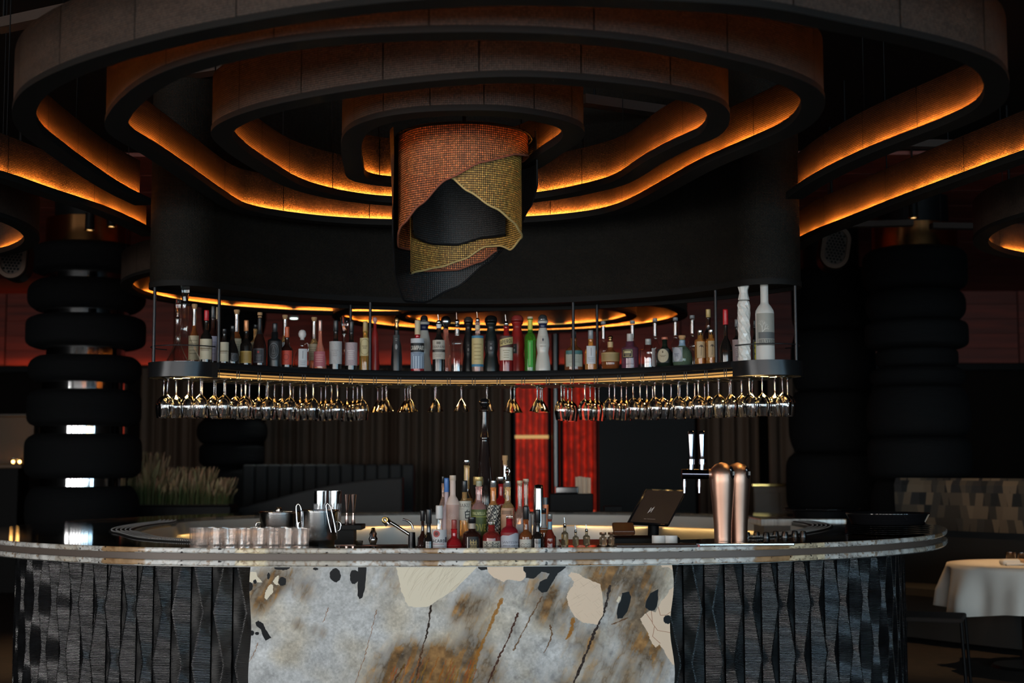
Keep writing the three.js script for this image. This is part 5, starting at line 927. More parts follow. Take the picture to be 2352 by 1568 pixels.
column('tall right column of black drums under an amber glass collar', 2108, 13.6, 1, [[575, 668, 118, 'hard'], [668, 738, 112, 'soft'], [738, 802, 116, 'hard'], [802, 845, 92, 'hard'], [845, 888, 106, 'soft'], [888, 1003, 116, 'soft', 0.2], [1003, 1100, 116, 'hard'], [1100, 1250, 112, 'soft'], [1250, 1440, 116, 'hard']], [522, 575, 98]);
column('dark drum column in the shade between the curtain and the right column', 1915, 15.5, 1, [[620, 760, 92, 'hard'], [760, 900, 96, 'soft'], [900, 1040, 104, 'soft'], [1040, 1180, 112, 'hard'], [1180, 1390, 108, 'hard']], null);
column('small distant drum column above the grey banquette', 535, 18, 1, [[500, 640, 76, 'hard'], [640, 780, 74, 'soft'], [780, 910, 76, 'hard'], [910, 965, 70, 'soft'], [965, 1018, 80, 'soft'], [1018, 1070, 74, 'hard'], [1070, 1345, 78, 'hard']], null);

// ---------------------------------------------------------------- things on and in the bar
// bar mats that follow the inner counter edge
function barMat(label, px0, px1) {
  const I = []; OUT.forEach((p, i) => { const d = -p.z; I.push({ i, px: 1176 + F * (p.x - OUTN[i].x * (wellWidth[i] - 0.1)) / (d + OUTN[i].z * (wellWidth[i] - 0.1)), z: p.z }); });
  return I.filter((q) => q.z > -10.9 && q.px >= px0 && q.px <= px1).map((q) => q.i);
}
{
  const order = (ids) => { const n = OUT.length, s = new Set(ids); let st = ids.find((i) => !s.has((i - 1 + n) % n)); const out = []; while (s.has(st)) { out.push(st); st = (st + 1) % n; } return out; };
  const left = order(barMat('', 150, 600)), right = order(barMat('', 1700, 2200));
  [[left, 'black ribbed rubber bar mat curving round the left of the counter'], [right, 'black ribbed rubber bar mat on the right of the counter behind the taps']].forEach(([ids, label]) => {
    const pts = ids.map((i) => ({ x: OUT[i].x - OUTN[i].x * (wellWidth[i] - 0.15), z: OUT[i].z - OUTN[i].z * (wellWidth[i] - 0.15) })), nr = ids.map((i) => OUTN[i]);
    const g = thing('bar_mat', label, 'bar mat', [0, 0, 0], 0, 'rubber bar mats');
    part('sheet', sweep(pts, nr, false, [[0.0, CT + 0.0005], [0.0, CT + 0.006], [-0.14, CT + 0.006], [-0.14, CT + 0.0005]], true, true), M.rubber, g);
    const curve = new THREE.CatmullRomCurve3(pts.map((p) => V3(p.x, 0, p.z)), false, 'centripetal');
    const count = Math.floor(curve.getLength() / 0.018);
    const nub = box(0.009, 0.005, 0.006), col = curve.getSpacedPoints(count);
    for (let k = 0; k < 5; k++) {
      const list = [];
      for (let i = 0; i < col.length; i++) { const p = col[i], q = col[Math.min(i + 1, col.length - 1)], o = col[Math.max(i - 1, 0)], tx = q.x - o.x, tz = q.z - o.z, l = Math.hypot(tx, tz); let nx = tz / l, nz = -tx / l; if (nx * (p.x - BC.x) + nz * (p.z - BC.z) < 0) { nx = -nx; nz = -nz; } const b2 = nub.clone(); b2.rotateY(Math.atan2(-tz, tx)); b2.translate(p.x - nx * (0.015 + 0.028 * k), CT + 0.0085, p.z - nz * (0.015 + 0.028 * k)); list.push(b2); }
      part('ridge', merged(list), S(0.3, 0.3, 0.3, 0.3), g);
    }
    rebase(g, pts[pts.length >> 1].x, CT, pts[pts.length >> 1].z);
  });
}
// crystal tumblers
{
  const H = 0.096, R = 0.038;
  const geo = (() => {                            // cut facets outside, smooth bore inside
    const N = 14, rows = [[0.86, 0], [0.93, 0.008], [0.9, 0.026], [0.99, 0.044], [0.95, 0.062], [1.0, 0.078], [1.0, H], [0.93, H], [0.84, 0.016]], ringP = rows.map(([r, y], j) => Array.from({ length: N }, (_, i) => { const t = 2 * Math.PI * (i + (j % 2 && j < 6 ? 0.5 : 0)) / N; return [R * r * Math.sin(t), y, R * r * Math.cos(t)]; }));
    const pos = [], cap = (k, y, f) => { for (let i = 0; i < N; i++) { const q = ringP[k][i], s = ringP[k][(i + 1) % N]; pos.push(0, y, 0, ...(f ? q : s), ...(f ? s : q)); } };
    for (let j = 0; j < ringP.length - 1; j++) for (let i = 0; i < N; i++) { const q = ringP[j][i], s = ringP[j][(i + 1) % N], t = ringP[j + 1][i], w = ringP[j + 1][(i + 1) % N]; pos.push(...q, ...s, ...t, ...s, ...w, ...t); }
    cap(0, 0, false); cap(ringP.length - 1, 0.016, true);
    const gg = new THREE.BufferGeometry(); gg.setAttribute('position', new THREE.Float32BufferAttribute(pos, 3)); gg.setAttribute('uv', new THREE.Float32BufferAttribute(new Array(pos.length / 3 * 2).fill(0), 2)); gg.computeVertexNormals(); return gg;
  })();
  const tr = thing('glass_tray', 'low black tray under the rows of crystal tumblers', 'tray', [ray(585, 1250)[0] * 7.43, STH, -7.43]);
  part('tray_base', rbox(0.66, 0.012, 0.3, 0.005, 0, 0.007, 0), M.rubber, tr);
  for (let row = 0; row < 3; row++) for (let k = 0; k < 8; k++) {
    const d = 7.33 + row * 0.084, px = 694 - k * 33 - row * 6;
    if (px < 440) continue;
    single('tumbler', geo, M.tumbler, `cut crystal tumbler, ${ordinal(k)} from the ice bucket in the ${['front', 'middle', 'back'][row]} row`, 'tumbler', [ray(px, 1250)[0] * d, STH + 0.0135, -d], rnd() * 3, 'crystal tumblers on the bar');
  }
}
// ice buckets with tongs
function bucket(px, top, w, d, label) {
  const p = atD(px, top, d), H = p.y - STH, R = w * d / F / 2, g = thing('ice_bucket', label, 'ice bucket', [p.x, STH, p.z]);
  part('shell', lathe([[0, 0.004], [R * 0.78, 0], [R * 0.8, H * 0.2], [R * 0.95, H * 0.24], [R, H * 0.97], [R * 1.03, H], [R * 0.96, H * 0.985], [R * 0.92, H * 0.3], [0, H * 0.27]], 40), M.steel, g);
  part('rim', (() => { const t = new THREE.TorusGeometry(R * 1.01, 0.004, 8, 48); t.rotateX(Math.PI / 2); t.translate(0, H, 0); return t; })(), M.chrome, g);
  for (const s of [-1, 1]) part('handle', tube([[s * R, H * 0.7, 0.01], [s * R * 1.12, H * 0.68, 0.012], [s * R * 1.12, H * 0.5, 0.012], [s * R, H * 0.46, 0.01]], 0.005, 20, 8), M.chrome, g);
  return g;
}
bucket(735, 1172, 84, 7.5, 'nearer steel ice bucket with side handles beside the crystal tumblers');
bucket(645, 1176, 96, 7.68, 'wide steel ice bucket behind the crystal tumblers');
{ const ice = new THREE.IcosahedronGeometry(0.022, 0); const p = atD(640, 1172, 7.66); single('ice_cube', ice, M.crystal, 'ice cube heaped over the rim of the wide ice bucket', 'ice', [p.x, p.y, p.z], 0.4); }
function tongs(px, top, bot, dx, d, label) {
  const a = atD(px, top, d), b = atD(px + dx, bot, d), g = thing('ice_tongs', label, 'tongs', [b.x, b.y, b.z]);
  const A = a.clone().sub(b);
  for (const s of [-1, 1]) part('arm', tube([[s * 0.012, 0, 0], [A.x * 0.4 + s * 0.014, A.y * 0.4, 0], [A.x * 0.9 + s * 0.009, A.y * 0.93, 0], [A.x, A.y, 0]], 0.0045, 24, 8), M.chrome, g);
}
tongs(685, 1157, 1212, 4, 7.48, 'steel tongs leaning between the two ice buckets');
tongs(752, 1156, 1222, 14, 7.38, 'steel tongs hooked on the nearer ice bucket');
// low steel shelf deeper in the well with mixing tins and jiggers
const backTop = 1.155;
{
  const x0 = ray(600, 1180)[0] * 8.6, x1 = ray(835, 1180)[0] * 8.6, g = thing('mixing_shelf', 'dark raised shelf under the mixing tins and jiggers', 'shelf', [(x0 + x1) / 2, 0, -8.6]);
  part('board', rbox(x1 - x0, 0.03, 0.24, 0.004, 0, backTop - 0.015, 0), M.rubber, g); part('stand', box(x1 - x0 - 0.1, backTop - 0.03, 0.16, 0, (backTop - 0.03) / 2, 0), M.rubber, g);
  const tin = (px, w, label) => { const p = atD(px, 1127, 8.55), H = p.y - backTop, R = w * 8.55 / F / 2; const t = thing('mixing_tin', label, 'mixing tin', [p.x, backTop, p.z], 0, 'mixing tins');
    part('wall', lathe([[0, 0], [R * 0.86, 0], [R * 0.92, 0.01], [R, H], [R * 0.95, H], [R * 0.86, 0.02], [0, 0.015]], 28), M.steel, t);
    const cuts = []; for (let k = 0; k < 9; k++) { const a = (k - 4) * 0.34; for (const s of [-1, 1]) cuts.push(tube([0, 0.5, 1].map((q) => [R * 1.0 * Math.sin(a + s * 0.34 * q), H * (0.12 + 0.5 * q), R * 1.0 * Math.cos(a + s * 0.34 * q)]), 0.0012, 8, 4)); }
    part('cut_pattern', merged(cuts), M.steel, t); };
  tin(737, 31, 'left of two steel mixing tins cut with a diamond pattern'); tin(769, 30, 'right of two steel mixing tins cut with a diamond pattern');
  const jig = (px, label) => { const p = atD(px, 1135, 8.55), H = p.y - backTop, R = 7 * 8.55 / F; single('jigger', lathe([[0, 0], [R * 0.75, 0], [R * 0.35, H * 0.34], [R * 0.34, H * 0.4], [R, H], [R * 0.92, H], [R * 0.28, H * 0.42], [0, H * 0.41]], 20), S(0.62, 0.45, 0.4, 0.16, 1), label, 'jigger', [p.x, backTop, p.z]); };
  jig(797, 'left of two slim double-cone metal jiggers'); jig(812, 'right of two slim double-cone metal jiggers');
}
{ // faucet
  const b = atD(946, 1243, 7.62), g = thing('bar_faucet', 'chrome bar faucet with slanting spout and lever handle', 'faucet', [b.x, STH, b.z]);
  const q = (px, py) => { const p = atD(px, py, 7.62); return V3(p.x - b.x, p.y - STH, 0); };
  part('base', cyl(0.02, 0.018, q(946, 1222).y, 0, 0, 0), S(0.02, 0.02, 0.022, 0.3, 0.6), g);
  part('spout', tube([q(942, 1228), q(925, 1217), q(905, 1204), q(893, 1197)], 0.0095, 24, 12), M.chrome, g);
  part('spray_head', bar(q(893, 1203), q(884, 1193), 0.021, 18), M.chrome, g);
  part('nozzle_ring', (() => { const t = new THREE.TorusGeometry(0.013, 0.004, 8, 20); t.translate(q(885, 1193).x, q(885, 1193).y, 0.021); return t; })(), M.gold, g);
  part('lever', tube([q(949, 1215), q(945, 1203), q(937, 1196), q(925, 1192)], 0.006, 20, 8), M.chrome, g);
}
{ // chrome valve and small cup
  const p = atD(857, 1245, 7.75), g = thing('drain_valve', 'lumpy chrome valve knob beside the faucet', 'valve', [p.x, STH, p.z]);
  part('knob', lathe([[0, 0], [0.014, 0.0], [0.022, 0.02], [0.026, 0.035], [0.018, 0.05], [0.021, 0.062], [0.013, 0.078], [0.010, 0.094], [0, 0.096]], 10), M.chrome, g);
  const c = atD(825, 1243, 7.75); single('small_cup', lathe([[0, 0], [0.018, 0], [0.022, 0.025], [0.02, 0.025], [0.016, 0.004], [0, 0.004]], 18), M.steel, 'tiny steel cup on the station left of the valve', 'cup', [c.x, STH, c.z]);
  const t = atD(832, 1250, 7.36); single('cloth', grid(20, 8, (u, v) => [(u - 0.5) * 0.22, 0.006 + 0.004 * Math.sin(u * 9 + v * 4) + 0.014 * Math.sin(Math.PI * v), (v - 0.5) * 0.14, u, v]), S(0.55, 0.3, 0.25, 0.9), 'folded pink bar cloth by the counter edge', 'cloth', [t.x, STH, -7.36]);
}
// small pourer bottles and jars right of the riser
const SM = 'small pourer bottles by the till';
[[1297, 1188, 16, 7.7, 'tallest of three small clear pourer bottles'], [1322, 1206, 14, 7.62, 'middle one of three small clear pourer bottles'], [1347, 1204, 16, 7.7, 'small clear pourer bottle nearest the till']].forEach(([px, top, w, d, t]) => bottle({ px, top, w, d, base: STH, profile: 'spirit', mat: glass([0.8, 0.7, 0.5], 0.06), cap: ['pourer', M.chrome, 0.34, 0.42], text: t, group: SM, name: 'pourer_bottle' }));
[[1385, 1222, 17, 7.6, 'left of two squat glass jars with metal lids'], [1404, 1222, 17, 7.66, 'right of two squat glass jars with metal lids']].forEach(([px, top, w, d, t]) => bottle({ px, top, w, d, base: STH, profile: 'jar', mat: glass([0.9, 0.7, 0.5], 0.06), cap: ['cyl', S(0.5, 0.3, 0.2, 0.3, 0.8), 0.18, 0.9], text: t, name: 'glass_jar', cat: 'jar' }));
// till
{
  const d = 7.75, o = atD(1490, 1240, d), g = thing('till', 'black touchscreen till with tilted screen and card reader', 'till', [o.x, STH, o.z]);
  const q = (px, py, dd) => { const p = atD(px, py, dd); return V3(p.x - o.x, p.y - STH, p.z - o.z); };
  const A = q(1484, 1122, d + 0.06), B = q(1579, 1125, d + 0.13), Cc = q(1537, 1206, d + 0.02), D = q(1441, 1201, d - 0.05);
  const nrm = B.clone().sub(A).cross(D.clone().sub(A)).normalize(); if (nrm.z < 0) nrm.negate();
  const prism = (a, b, c, e, t0, t1) => { const f = [a, b, c, e].map((p) => p.clone().addScaledVector(nrm, t0)), k = [a, b, c, e].map((p) => p.clone().addScaledVector(nrm, t1)); const pos = [], quad = (w, x, y, z) => pos.push(...w.toArray(), ...x.toArray(), ...y.toArray(), ...w.toArray(), ...y.toArray(), ...z.toArray()); quad(...f); quad(...k); for (let i = 0; i < 4; i++) quad(f[i], f[(i + 1) % 4], k[(i + 1) % 4], k[i]); const gg = new THREE.BufferGeometry(); gg.setAttribute('position', new THREE.Float32BufferAttribute(pos, 3)); const uv = [0, 1, 1, 1, 1, 0, 0, 1, 1, 0, 0, 0]; const all = []; for (let i = 0; i < 6; i++) all.push(...uv); gg.setAttribute('uv', new THREE.Float32BufferAttribute(all, 2)); gg.computeVertexNormals(); return gg; };
  part('monitor', prism(A, B, Cc, D, 0, -0.022), M.blackGloss, g);
  const inset = (s) => { const m = A.clone().add(B).add(Cc).add(D).multiplyScalar(0.25); return [A, B, Cc, D].map((p) => p.clone().lerp(m, s)); };
  const scr = canvasTex(512, 384, (c, w, h) => { c.fillStyle = '#3c2f2b'; c.fillRect(0, 0, w, h); c.strokeStyle = '#e8e4e0'; c.lineWidth = 9; c.beginPath(); c.moveTo(178, 205); c.lineTo(170, 262); c.lineTo(212, 205); c.lineTo(204, 262); c.stroke(); c.fillStyle = '#8d8480'; c.fillRect(158, 338, 34, 8); c.fillRect(202, 338, 110, 7); });
  const sm = phys([0.2, 0.2, 0.2], 0.4, { specularIntensity: 0.3, map: scr, emissive: lin(0.2, 0.2, 0.2), emissiveMap: scr }); sm.name = 'screen';
  part('screen', prism(...inset(0.09), 0.001, 0.0005), sm, g);
  part('stand', bar(A.clone().add(Cc).multiplyScalar(0.5).addScaledVector(nrm, -0.055), V3(0.03, 0.03, -0.06), 0.03, 16), M.blackPaint, g);
  part('base', rbox(0.36, 0.045, 0.22, 0.012, -0.02, 0.0225, -0.02), M.blackPaint, g);
  const cr = q(1432, 1214, d - 0.12); part('card_reader', (() => { const b2 = rbox(0.115, 0.03, 0.12, 0.01); b2.rotateX(0.35); b2.translate(cr.x, cr.y, cr.z); return b2; })(), S(0.07, 0.024, 0.01, 0.35), g);
  const rp = q(1512, 1228, 7.5); const pr = thing('paper_roll', 'left of two white paper rolls before the till', 'paper roll', [o.x + rp.x, STH, -7.5]); part('roll', cyl(0.034, 0.034, 0.062, 0, 0, 0, 28), M.white, pr); part('core', cyl(0.009, 0.009, 0.063, 0, 0, 0, 14), S(0.2, 0.14, 0.08), pr);
  const pr2 = pr.clone(); pr2.name = numbered('paper_roll'); pr2.userData = { ...pr.userData, label: 'right of two white paper rolls before the till' }; pr2.position.x += 0.066; scene.add(pr2);
}
{ // dark folder with red tab on the counter
  const p = atY(1490, 1247, CT), g = thing('menu_folder', 'dark leather folder with a red tab lying before the till', 'folder', [p.x, CT, -7.09], 0.03);
  part('cover', rbox(0.4, 0.014, 0.13, 0.004, 0, 0.008, 0), S(0.02, 0.009, 0.008, 0.4), g); part('tab', rbox(0.014, 0.012, 0.03, 0.002, 0.205, 0.008, 0.04), S(0.4, 0.03, 0.02), g);
}
{ // beer tower
  const d = 7.36, o = atD(1664, 1245, d), g = thing('beer_tower', 'beer font of two copper columns with chrome taps', 'beer tap', [o.x, CT, o.z]);
  const q = (px, py, dd = d) => { const p = atD(px, py, dd); return V3(p.x - o.x, p.y - CT, p.z - o.z); };
  const col = (px, dd, label) => {
    const rows = [[1062, 0.2], [1066, 0.55], [1076, 0.88], [1090, 1.0], [1110, 0.98], [1150, 0.86], [1200, 0.72], [1246, 0.66]], w = 29 * dd / F, base = q(px, 1245, dd);
    const pts = rows.map(([py, s]) => { const p = q(px, py, dd); return [w * s, Math.max(0, p.y)]; }).reverse(); pts[0][1] = 0; pts.push([0, q(px, 1060.5, dd).y]);
    const c = part('copper_column', (() => { const l = lathe(pts, 36); l.translate(base.x, 0, base.z); return l; })(), M.copper, g);
    const b2 = new THREE.SphereGeometry(1, 24, 16); b2.scale(0.016, 0.034, 0.01); b2.rotateZ(0.35); b2.rotateY(0.9); const bp = q(px + 20, 1085, dd - 0.05); b2.translate(bp.x, bp.y, bp.z); part('badge', b2, M.blackGloss, c);
    const plate = new THREE.PlaneGeometry(0.022, 0.02); plate.rotateY(0.9); plate.translate(bp.x + 0.008, bp.y - 0.004, bp.z + 0.0095); part('badge_plate', plate, S(0.4, 0.38, 0.36), c);
  };
  col(1661, d); col(1697, d + 0.06);
  part('arm', bar(q(1566, 1088), q(1650, 1089), 0.026, 24), M.darkChrome, g);
  part('arm_collar', bar(q(1627, 1089), q(1640, 1089), 0.028, 24), M.copper, g);
  for (const [hx, nx] of [[1588, 1572], [1613, 1606]]) {
    part('tap_body', merged([bar(q(hx - 2, 1098), q(hx, 1062), 0.014, 16), bar(q(hx, 1066), q(hx, 1054), 0.02, 16)]), M.tapMetal, g);
    part('tap_handle', (() => { const t = lathe([[0, 0], [0.009, 0], [0.010, 0.02], [0.013, 0.06], [0.0165, 0.13], [0.014, 0.148], [0, 0.152]], 16); t.scale(1, 1, 0.55); const p = q(hx, 1056); t.translate(p.x, p.y, p.z); return t; })(), M.tapMetal, g);
    part('nozzle', merged([bar(q(nx, 1100), q(nx, 1132), 0.008, 14), bar(q(nx, 1104), q(nx, 1118), 0.0105, 14)]), M.tapMetal, g);
  }
  part('base_flange', cyl(0.075, 0.07, 0.012, 0.03, 0, -0.02, 30), M.darkChrome, g);
  const t = thing('drip_tray', 'long shiny steel drip tray on the counter before the beer taps', 'drip tray', [o.x + 0.04, CT, -7.20], 0.06);
  part('tray', rbox(0.56, 0.014, 0.1, 0.004, 0, 0.0075, 0), M.steel, t);
}
{ // caddy on the far counter
  const d = 12.55, p = atD(1312, 1172, d), g = thing('napkin_caddy', 'black bar caddy holding straws and wooden sticks on the far counter', 'caddy', [p.x, CT, -d]);
  part('box', rbox(0.38, 0.16, 0.18, 0.01, 0, 0.08, 0), M.blackPaint, g);
  part('upper_box', rbox(0.2, 0.06, 0.16, 0.01, -0.04, 0.19, 0), M.blackGloss, g);
  for (let k = 0; k < 6; k++) part('straw_pack', box(0.022, 0.15 + 0.03 * hash(k, 2), 0.02, 0.05 + 0.022 * k, 0.22, 0.02 * (k % 2)), S(0.5, 0.32, 0.18), g);
  single('coaster_box', rbox(0.16, 0.05, 0.12, 0.006, 0, 0.025, 0), M.blackPaint, 'small flat black box on the far counter right of the caddy', 'box', [atD(1408, 1170, 12.5).x, CT, -12.5]);
}
// raised marble service slab and black platters on the right
{
  const x0 = atD(1747, 1195, 10.2).x, x1 = atD(1945, 1195, 10.2).x, g = thing('service_slab', 'thick marble service slab inside the right side of the bar', 'slab', [(x0 + x1) / 2, 0, -10.45]);
  const gg = rbox(x1 - x0, 0.05, 0.5, 0.008, 0, CT - 0.005, 0); part('slab', gg, M.edgeStone, g); part('pedestal', box(x1 - x0 - 0.06, CT - 0.03, 0.44, 0, (CT - 0.03) / 2, 0), S(0.1, 0.09, 0.085, 0.5), g);
  const t = atD(1898, 1180, 10.3);
  const pl = thing('serving_tray', 'wide flat black tray standing on the marble service slab', 'tray', [t.x, CT + 0.02, -10.45]);
  part('disc', lathe([[0, 0.05], [0.25, 0.05], [0.275, 0.062], [0.278, 0.07], [0.25, 0.062], [0, 0.058]], 48), M.blackGloss, pl); part('foot', cyl(0.2, 0.215, 0.05, 0, 0, 0, 40), M.blackPaint, pl);
  // platter stack
  const s = atY(2040, 1226, CT), D = -s.z, R = 0.245;
  const plate = lathe([[0, 0], [R * 0.8, 0], [R * 0.96, 0.006], [R, 0.0085], [R * 0.99, 0.0105], [R * 0.94, 0.009], [R * 0.78, 0.004], [0, 0.004]], 56);
  for (let k = 0; k < 5; k++) single('platter', plate, M.blackGloss, `${['lowest', 'second lowest', 'middle', 'second highest', 'highest'][k]} flat glossy black platter in the stack on the counter end`, 'platter', [s.x, CT + 0.0005 + 0.0105 * k, s.z], 0, 'black platters stacked on the counter');
  single('wide_bowl', lathe([[0, 0], [R * 0.84, 0], [R * 0.86, 0.012], [R * 0.93, 0.045], [R * 0.97, 0.062], [R * 0.985, 0.07], [R * 0.965, 0.07], [R * 0.9, 0.045], [R * 0.82, 0.012], [0, 0.01]], 56), M.blackGloss, 'wide black flared dish on top of the platter stack', 'dish', [s.x, CT + 0.0535, s.z]);
}
// steel jigger cups upside down on the right of the well
{
  const geo = lathe([[0.02, 0], [0.022, 0.004], [0.016, 0.034], [0.013, 0.037], [0, 0.038]], 16);
  [[1716, 7.95], [1738, 8.0], [1760, 7.95], [1782, 8.05], [1803, 8.0], [1826, 8.1], [1845, 8.06]].forEach(([px, d], k) => single('measuring_cup', geo, M.steel, `small steel measuring cup upside down, ${ordinal(k)} from the beer taps`, 'cup', [ray(px, 1240)[0] * d, STH + 0.02, -d], 0, 'measuring cups by the taps'));
  const x0 = ray(1690, 1240)[0] * 8.02, x1 = ray(1870, 1240)[0] * 8.02, g = thing('cup_shelf', 'narrow steel ledge under the measuring cups', 'ledge', [(x0 + x1) / 2, 0, -8.02]);
  part('board', box(x1 - x0, 0.02, 0.2, 0, STH + 0.01, 0), M.brushed, g); part('support', box(x1 - x0 - 0.05, STH, 0.12, 0, STH / 2, 0), M.brushed, g);
}

// ---------------------------------------------------------------- the room beyond
function curtain(label, px0, px1, y0, y1, d, folds, mat, name = 'curtain', amp = 0.06) {
  const a = atD(px0, y0, d), b = atD(px1, y0, d), yb = 0.02;
  const w = b.x - a.x, g = grid(folds * 10, 2, (u, v) => [(u - 0.5) * w, lerp(a.y, yb, v) - yb, amp * Math.sin(u * folds * 2 * Math.PI) + 0.3 * amp * Math.sin(u * folds * 4.4 * Math.PI + 1), u * w, v * 3]);
  return single(name, g, mat, label, 'curtain', [(a.x + b.x) / 2, yb, -d]);
}
M.drape = std([0.092, 0.058, 0.038], 0.75);
curtain('brown pleated curtain hanging behind the martini glasses', 915, 1172, 846, 1235, 19.5, 8, M.drape);
curtain('narrow brown curtain far behind the grasses', 325, 470, 846, 1235, 20, 4, M.drape);
curtain('wide brown curtain behind the grey banquette', 610, 915, 846, 1235, 20.2, 9, M.drape);
curtain('wide brown curtain behind the beer taps', 1600, 1740, 840, 1240, 18.6, 4, M.drape);
curtain('narrow brown curtain right of the beer taps', 1762, 1842, 840, 1240, 18.8, 2, M.drape);
// red glowing fabric panels
const redTex = dataTex(128, 256, (u, v, i, j) => { const n = fbm(u * 10, v * 14, 4, 10), s = 0.75 + 0.25 * Math.sin(u * 2 * Math.PI * 5), q = (0.45 + 0.9 * n) * s; return [215 * q, 34 * q, 14 * q]; }, true);
function redPanel(px0, px1, label) {
  const d = 19.6, a = atD(px0, 700, d), b = atD(px1, 700, d), yb = 0.35, H = 2.75, w = b.x - a.x;
  const g = thing('light_panel', label, 'light panel', [(a.x + b.x) / 2, 0, -d]);
  const m = std([0.35, 0.03, 0.015], 0.6, 0, { emissive: lin(1, 1, 1), emissiveMap: redTex, emissiveIntensity: 0.42 }); m.name = 'light_panel';
  part('glowing_screen', grid(24, 1, (u, v) => [(u - 0.5) * w, lerp(H, yb, v), 0.015 * Math.sin(u * 5 * 2 * Math.PI), u, v * 3]), m, g);
  part('frame', merged([box(0.03, H, 0.06, -w / 2 - 0.015, H / 2, 0), box(0.03, H, 0.06, w / 2 + 0.015, H / 2, 0)]), M.blackPaint, g);
  areaLight(g, V3(0, 1.6, 0.05), V3(0, 0, 1), V3(1, 0, 0), w * 0.9, 2.2, [1, 0.1, 0.04], 0.35);
  return g;
}
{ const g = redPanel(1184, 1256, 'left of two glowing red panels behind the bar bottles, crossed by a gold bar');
  part('glow_bar', box(0.46, 0.045, 0.05, 0, atD(1220, 1003, 19.55).y, 0.06), glow('gold_glow_bar', [1, 0.6, 0.2], 0.5), g); }  // gold bar given a glow through its emissive colour
redPanel(1292, 1366, 'right of two glowing red panels behind the bar, beside the black partition');
{ const x = atD(1276, 900, 19.3).x; const g = thing('chrome_pole', 'polished pole between the two glowing red panels', 'pole', [x, 0, -19.3]); part('shaft', cyl(0.055, 0.055, ROOM.h, 0, 0, 0, 24), S(0.12, 0.12, 0.12, 0.3, 1), g); part('foot', cyl(0.1, 0.1, 0.03, 0, 0, 0, 24), S(0.12, 0.12, 0.12, 0.3, 1), g); }
{ const a = atD(1372, 700, 18.2).x, b = atD(1592, 700, 18.2).x; const g = thing('black_partition', 'tall black partition between the red panels and the beer taps', 'partition', [(a + b) / 2, 0, -18.2]); part('panel', rbox(b - a, 2.8, 0.12, 0.01, 0, 1.4, 0), M.blackPaint, g); part('foot', box(b - a, 0.1, 0.2, 0, 0.05, 0), M.blackPaint, g); }
{ // cabinet with gold trim
  const d = 16.4, a = atD(1722, 1110, d), b = atD(1842, 1110, d), h = a.y, w = b.x - a.x, g = thing('sideboard', 'brown wooden sideboard with gold top edge and ring handle', 'sideboard', [(a.x + b.x) / 2, 0, -d]);
  const wood = S(0.07, 0.045, 0.026, 0.5); part('body', rbox(w, h - 0.03, 0.5, 0.01, 0, (h - 0.03) / 2, 0), wood, g); part('top_trim', rbox(w + 0.03, 0.03, 0.54, 0.006, 0, h - 0.015, 0), M.gold, g);
  for (const s of [-1, 1]) { const dr = part('door', rbox(w / 2 - 0.02, h - 0.16, 0.02, 0.004, s * w / 4, h / 2 - 0.02, 0.26), wood, g); }
  const t = new THREE.TorusGeometry(0.07, 0.014, 10, 30); t.translate(w / 2 - 0.06, h - 0.2, 0.29); part('ring_handle', t, M.gold, g);
}
// grey banquette with channels
{
  const d = 17.2, a = atD(560, 1066, d), b = atD(952, 1066, d), w = b.x - a.x, g = thing('banquette', 'grey channel-tufted banquette with high curved back', 'banquette', [(a.x + b.x) / 2, 0, -d]);
  const gm = S(0.02, 0.0215, 0.0225, 0.8), n = 14, cw = w / n;
  for (let k = 0; k < n; k++) { const h = a.y * 0.985 + 0.02; part('channel', rbox(cw * 0.97, h - 0.1, 0.2, 0.03, -w / 2 + cw * (k + 0.5), (h - 0.1) / 2 + 0.1, 0, 3), gm, g); }
  part('seat', rbox(w, 0.42, 0.7, 0.06, 0, 0.23, 0.4), gm, g);
  // swooping near arm
  const s = new THREE.Shape(); s.moveTo(-1.5, 0); s.lineTo(1.3, 0); s.lineTo(1.3, 1.36); s.bezierCurveTo(0.7, 1.34, 0.3, 1.24, -0.2, 1.1); s.bezierCurveTo(-0.8, 0.96, -1.2, 0.95, -1.5, 0.94); s.lineTo(-1.5, 0);
  const e = new THREE.ExtrudeGeometry(s, { depth: 0.16, bevelEnabled: true, bevelSize: 0.02, bevelThickness: 0.02, bevelSegments: 2, curveSegments: 16 });
  const q = atD(650, 1100, 15.6); const arm = thing('banquette_screen', 'low dark screen with swooping top edge before the grey banquette', 'screen', [q.x, 0, -15.6]); part('panel', e, S(0.018, 0.0175, 0.0175, 0.7), arm); part('plinth', box(2.8, 0.08, 0.2, -0.1, 0.04, 0.08), M.blackPaint, arm);
}
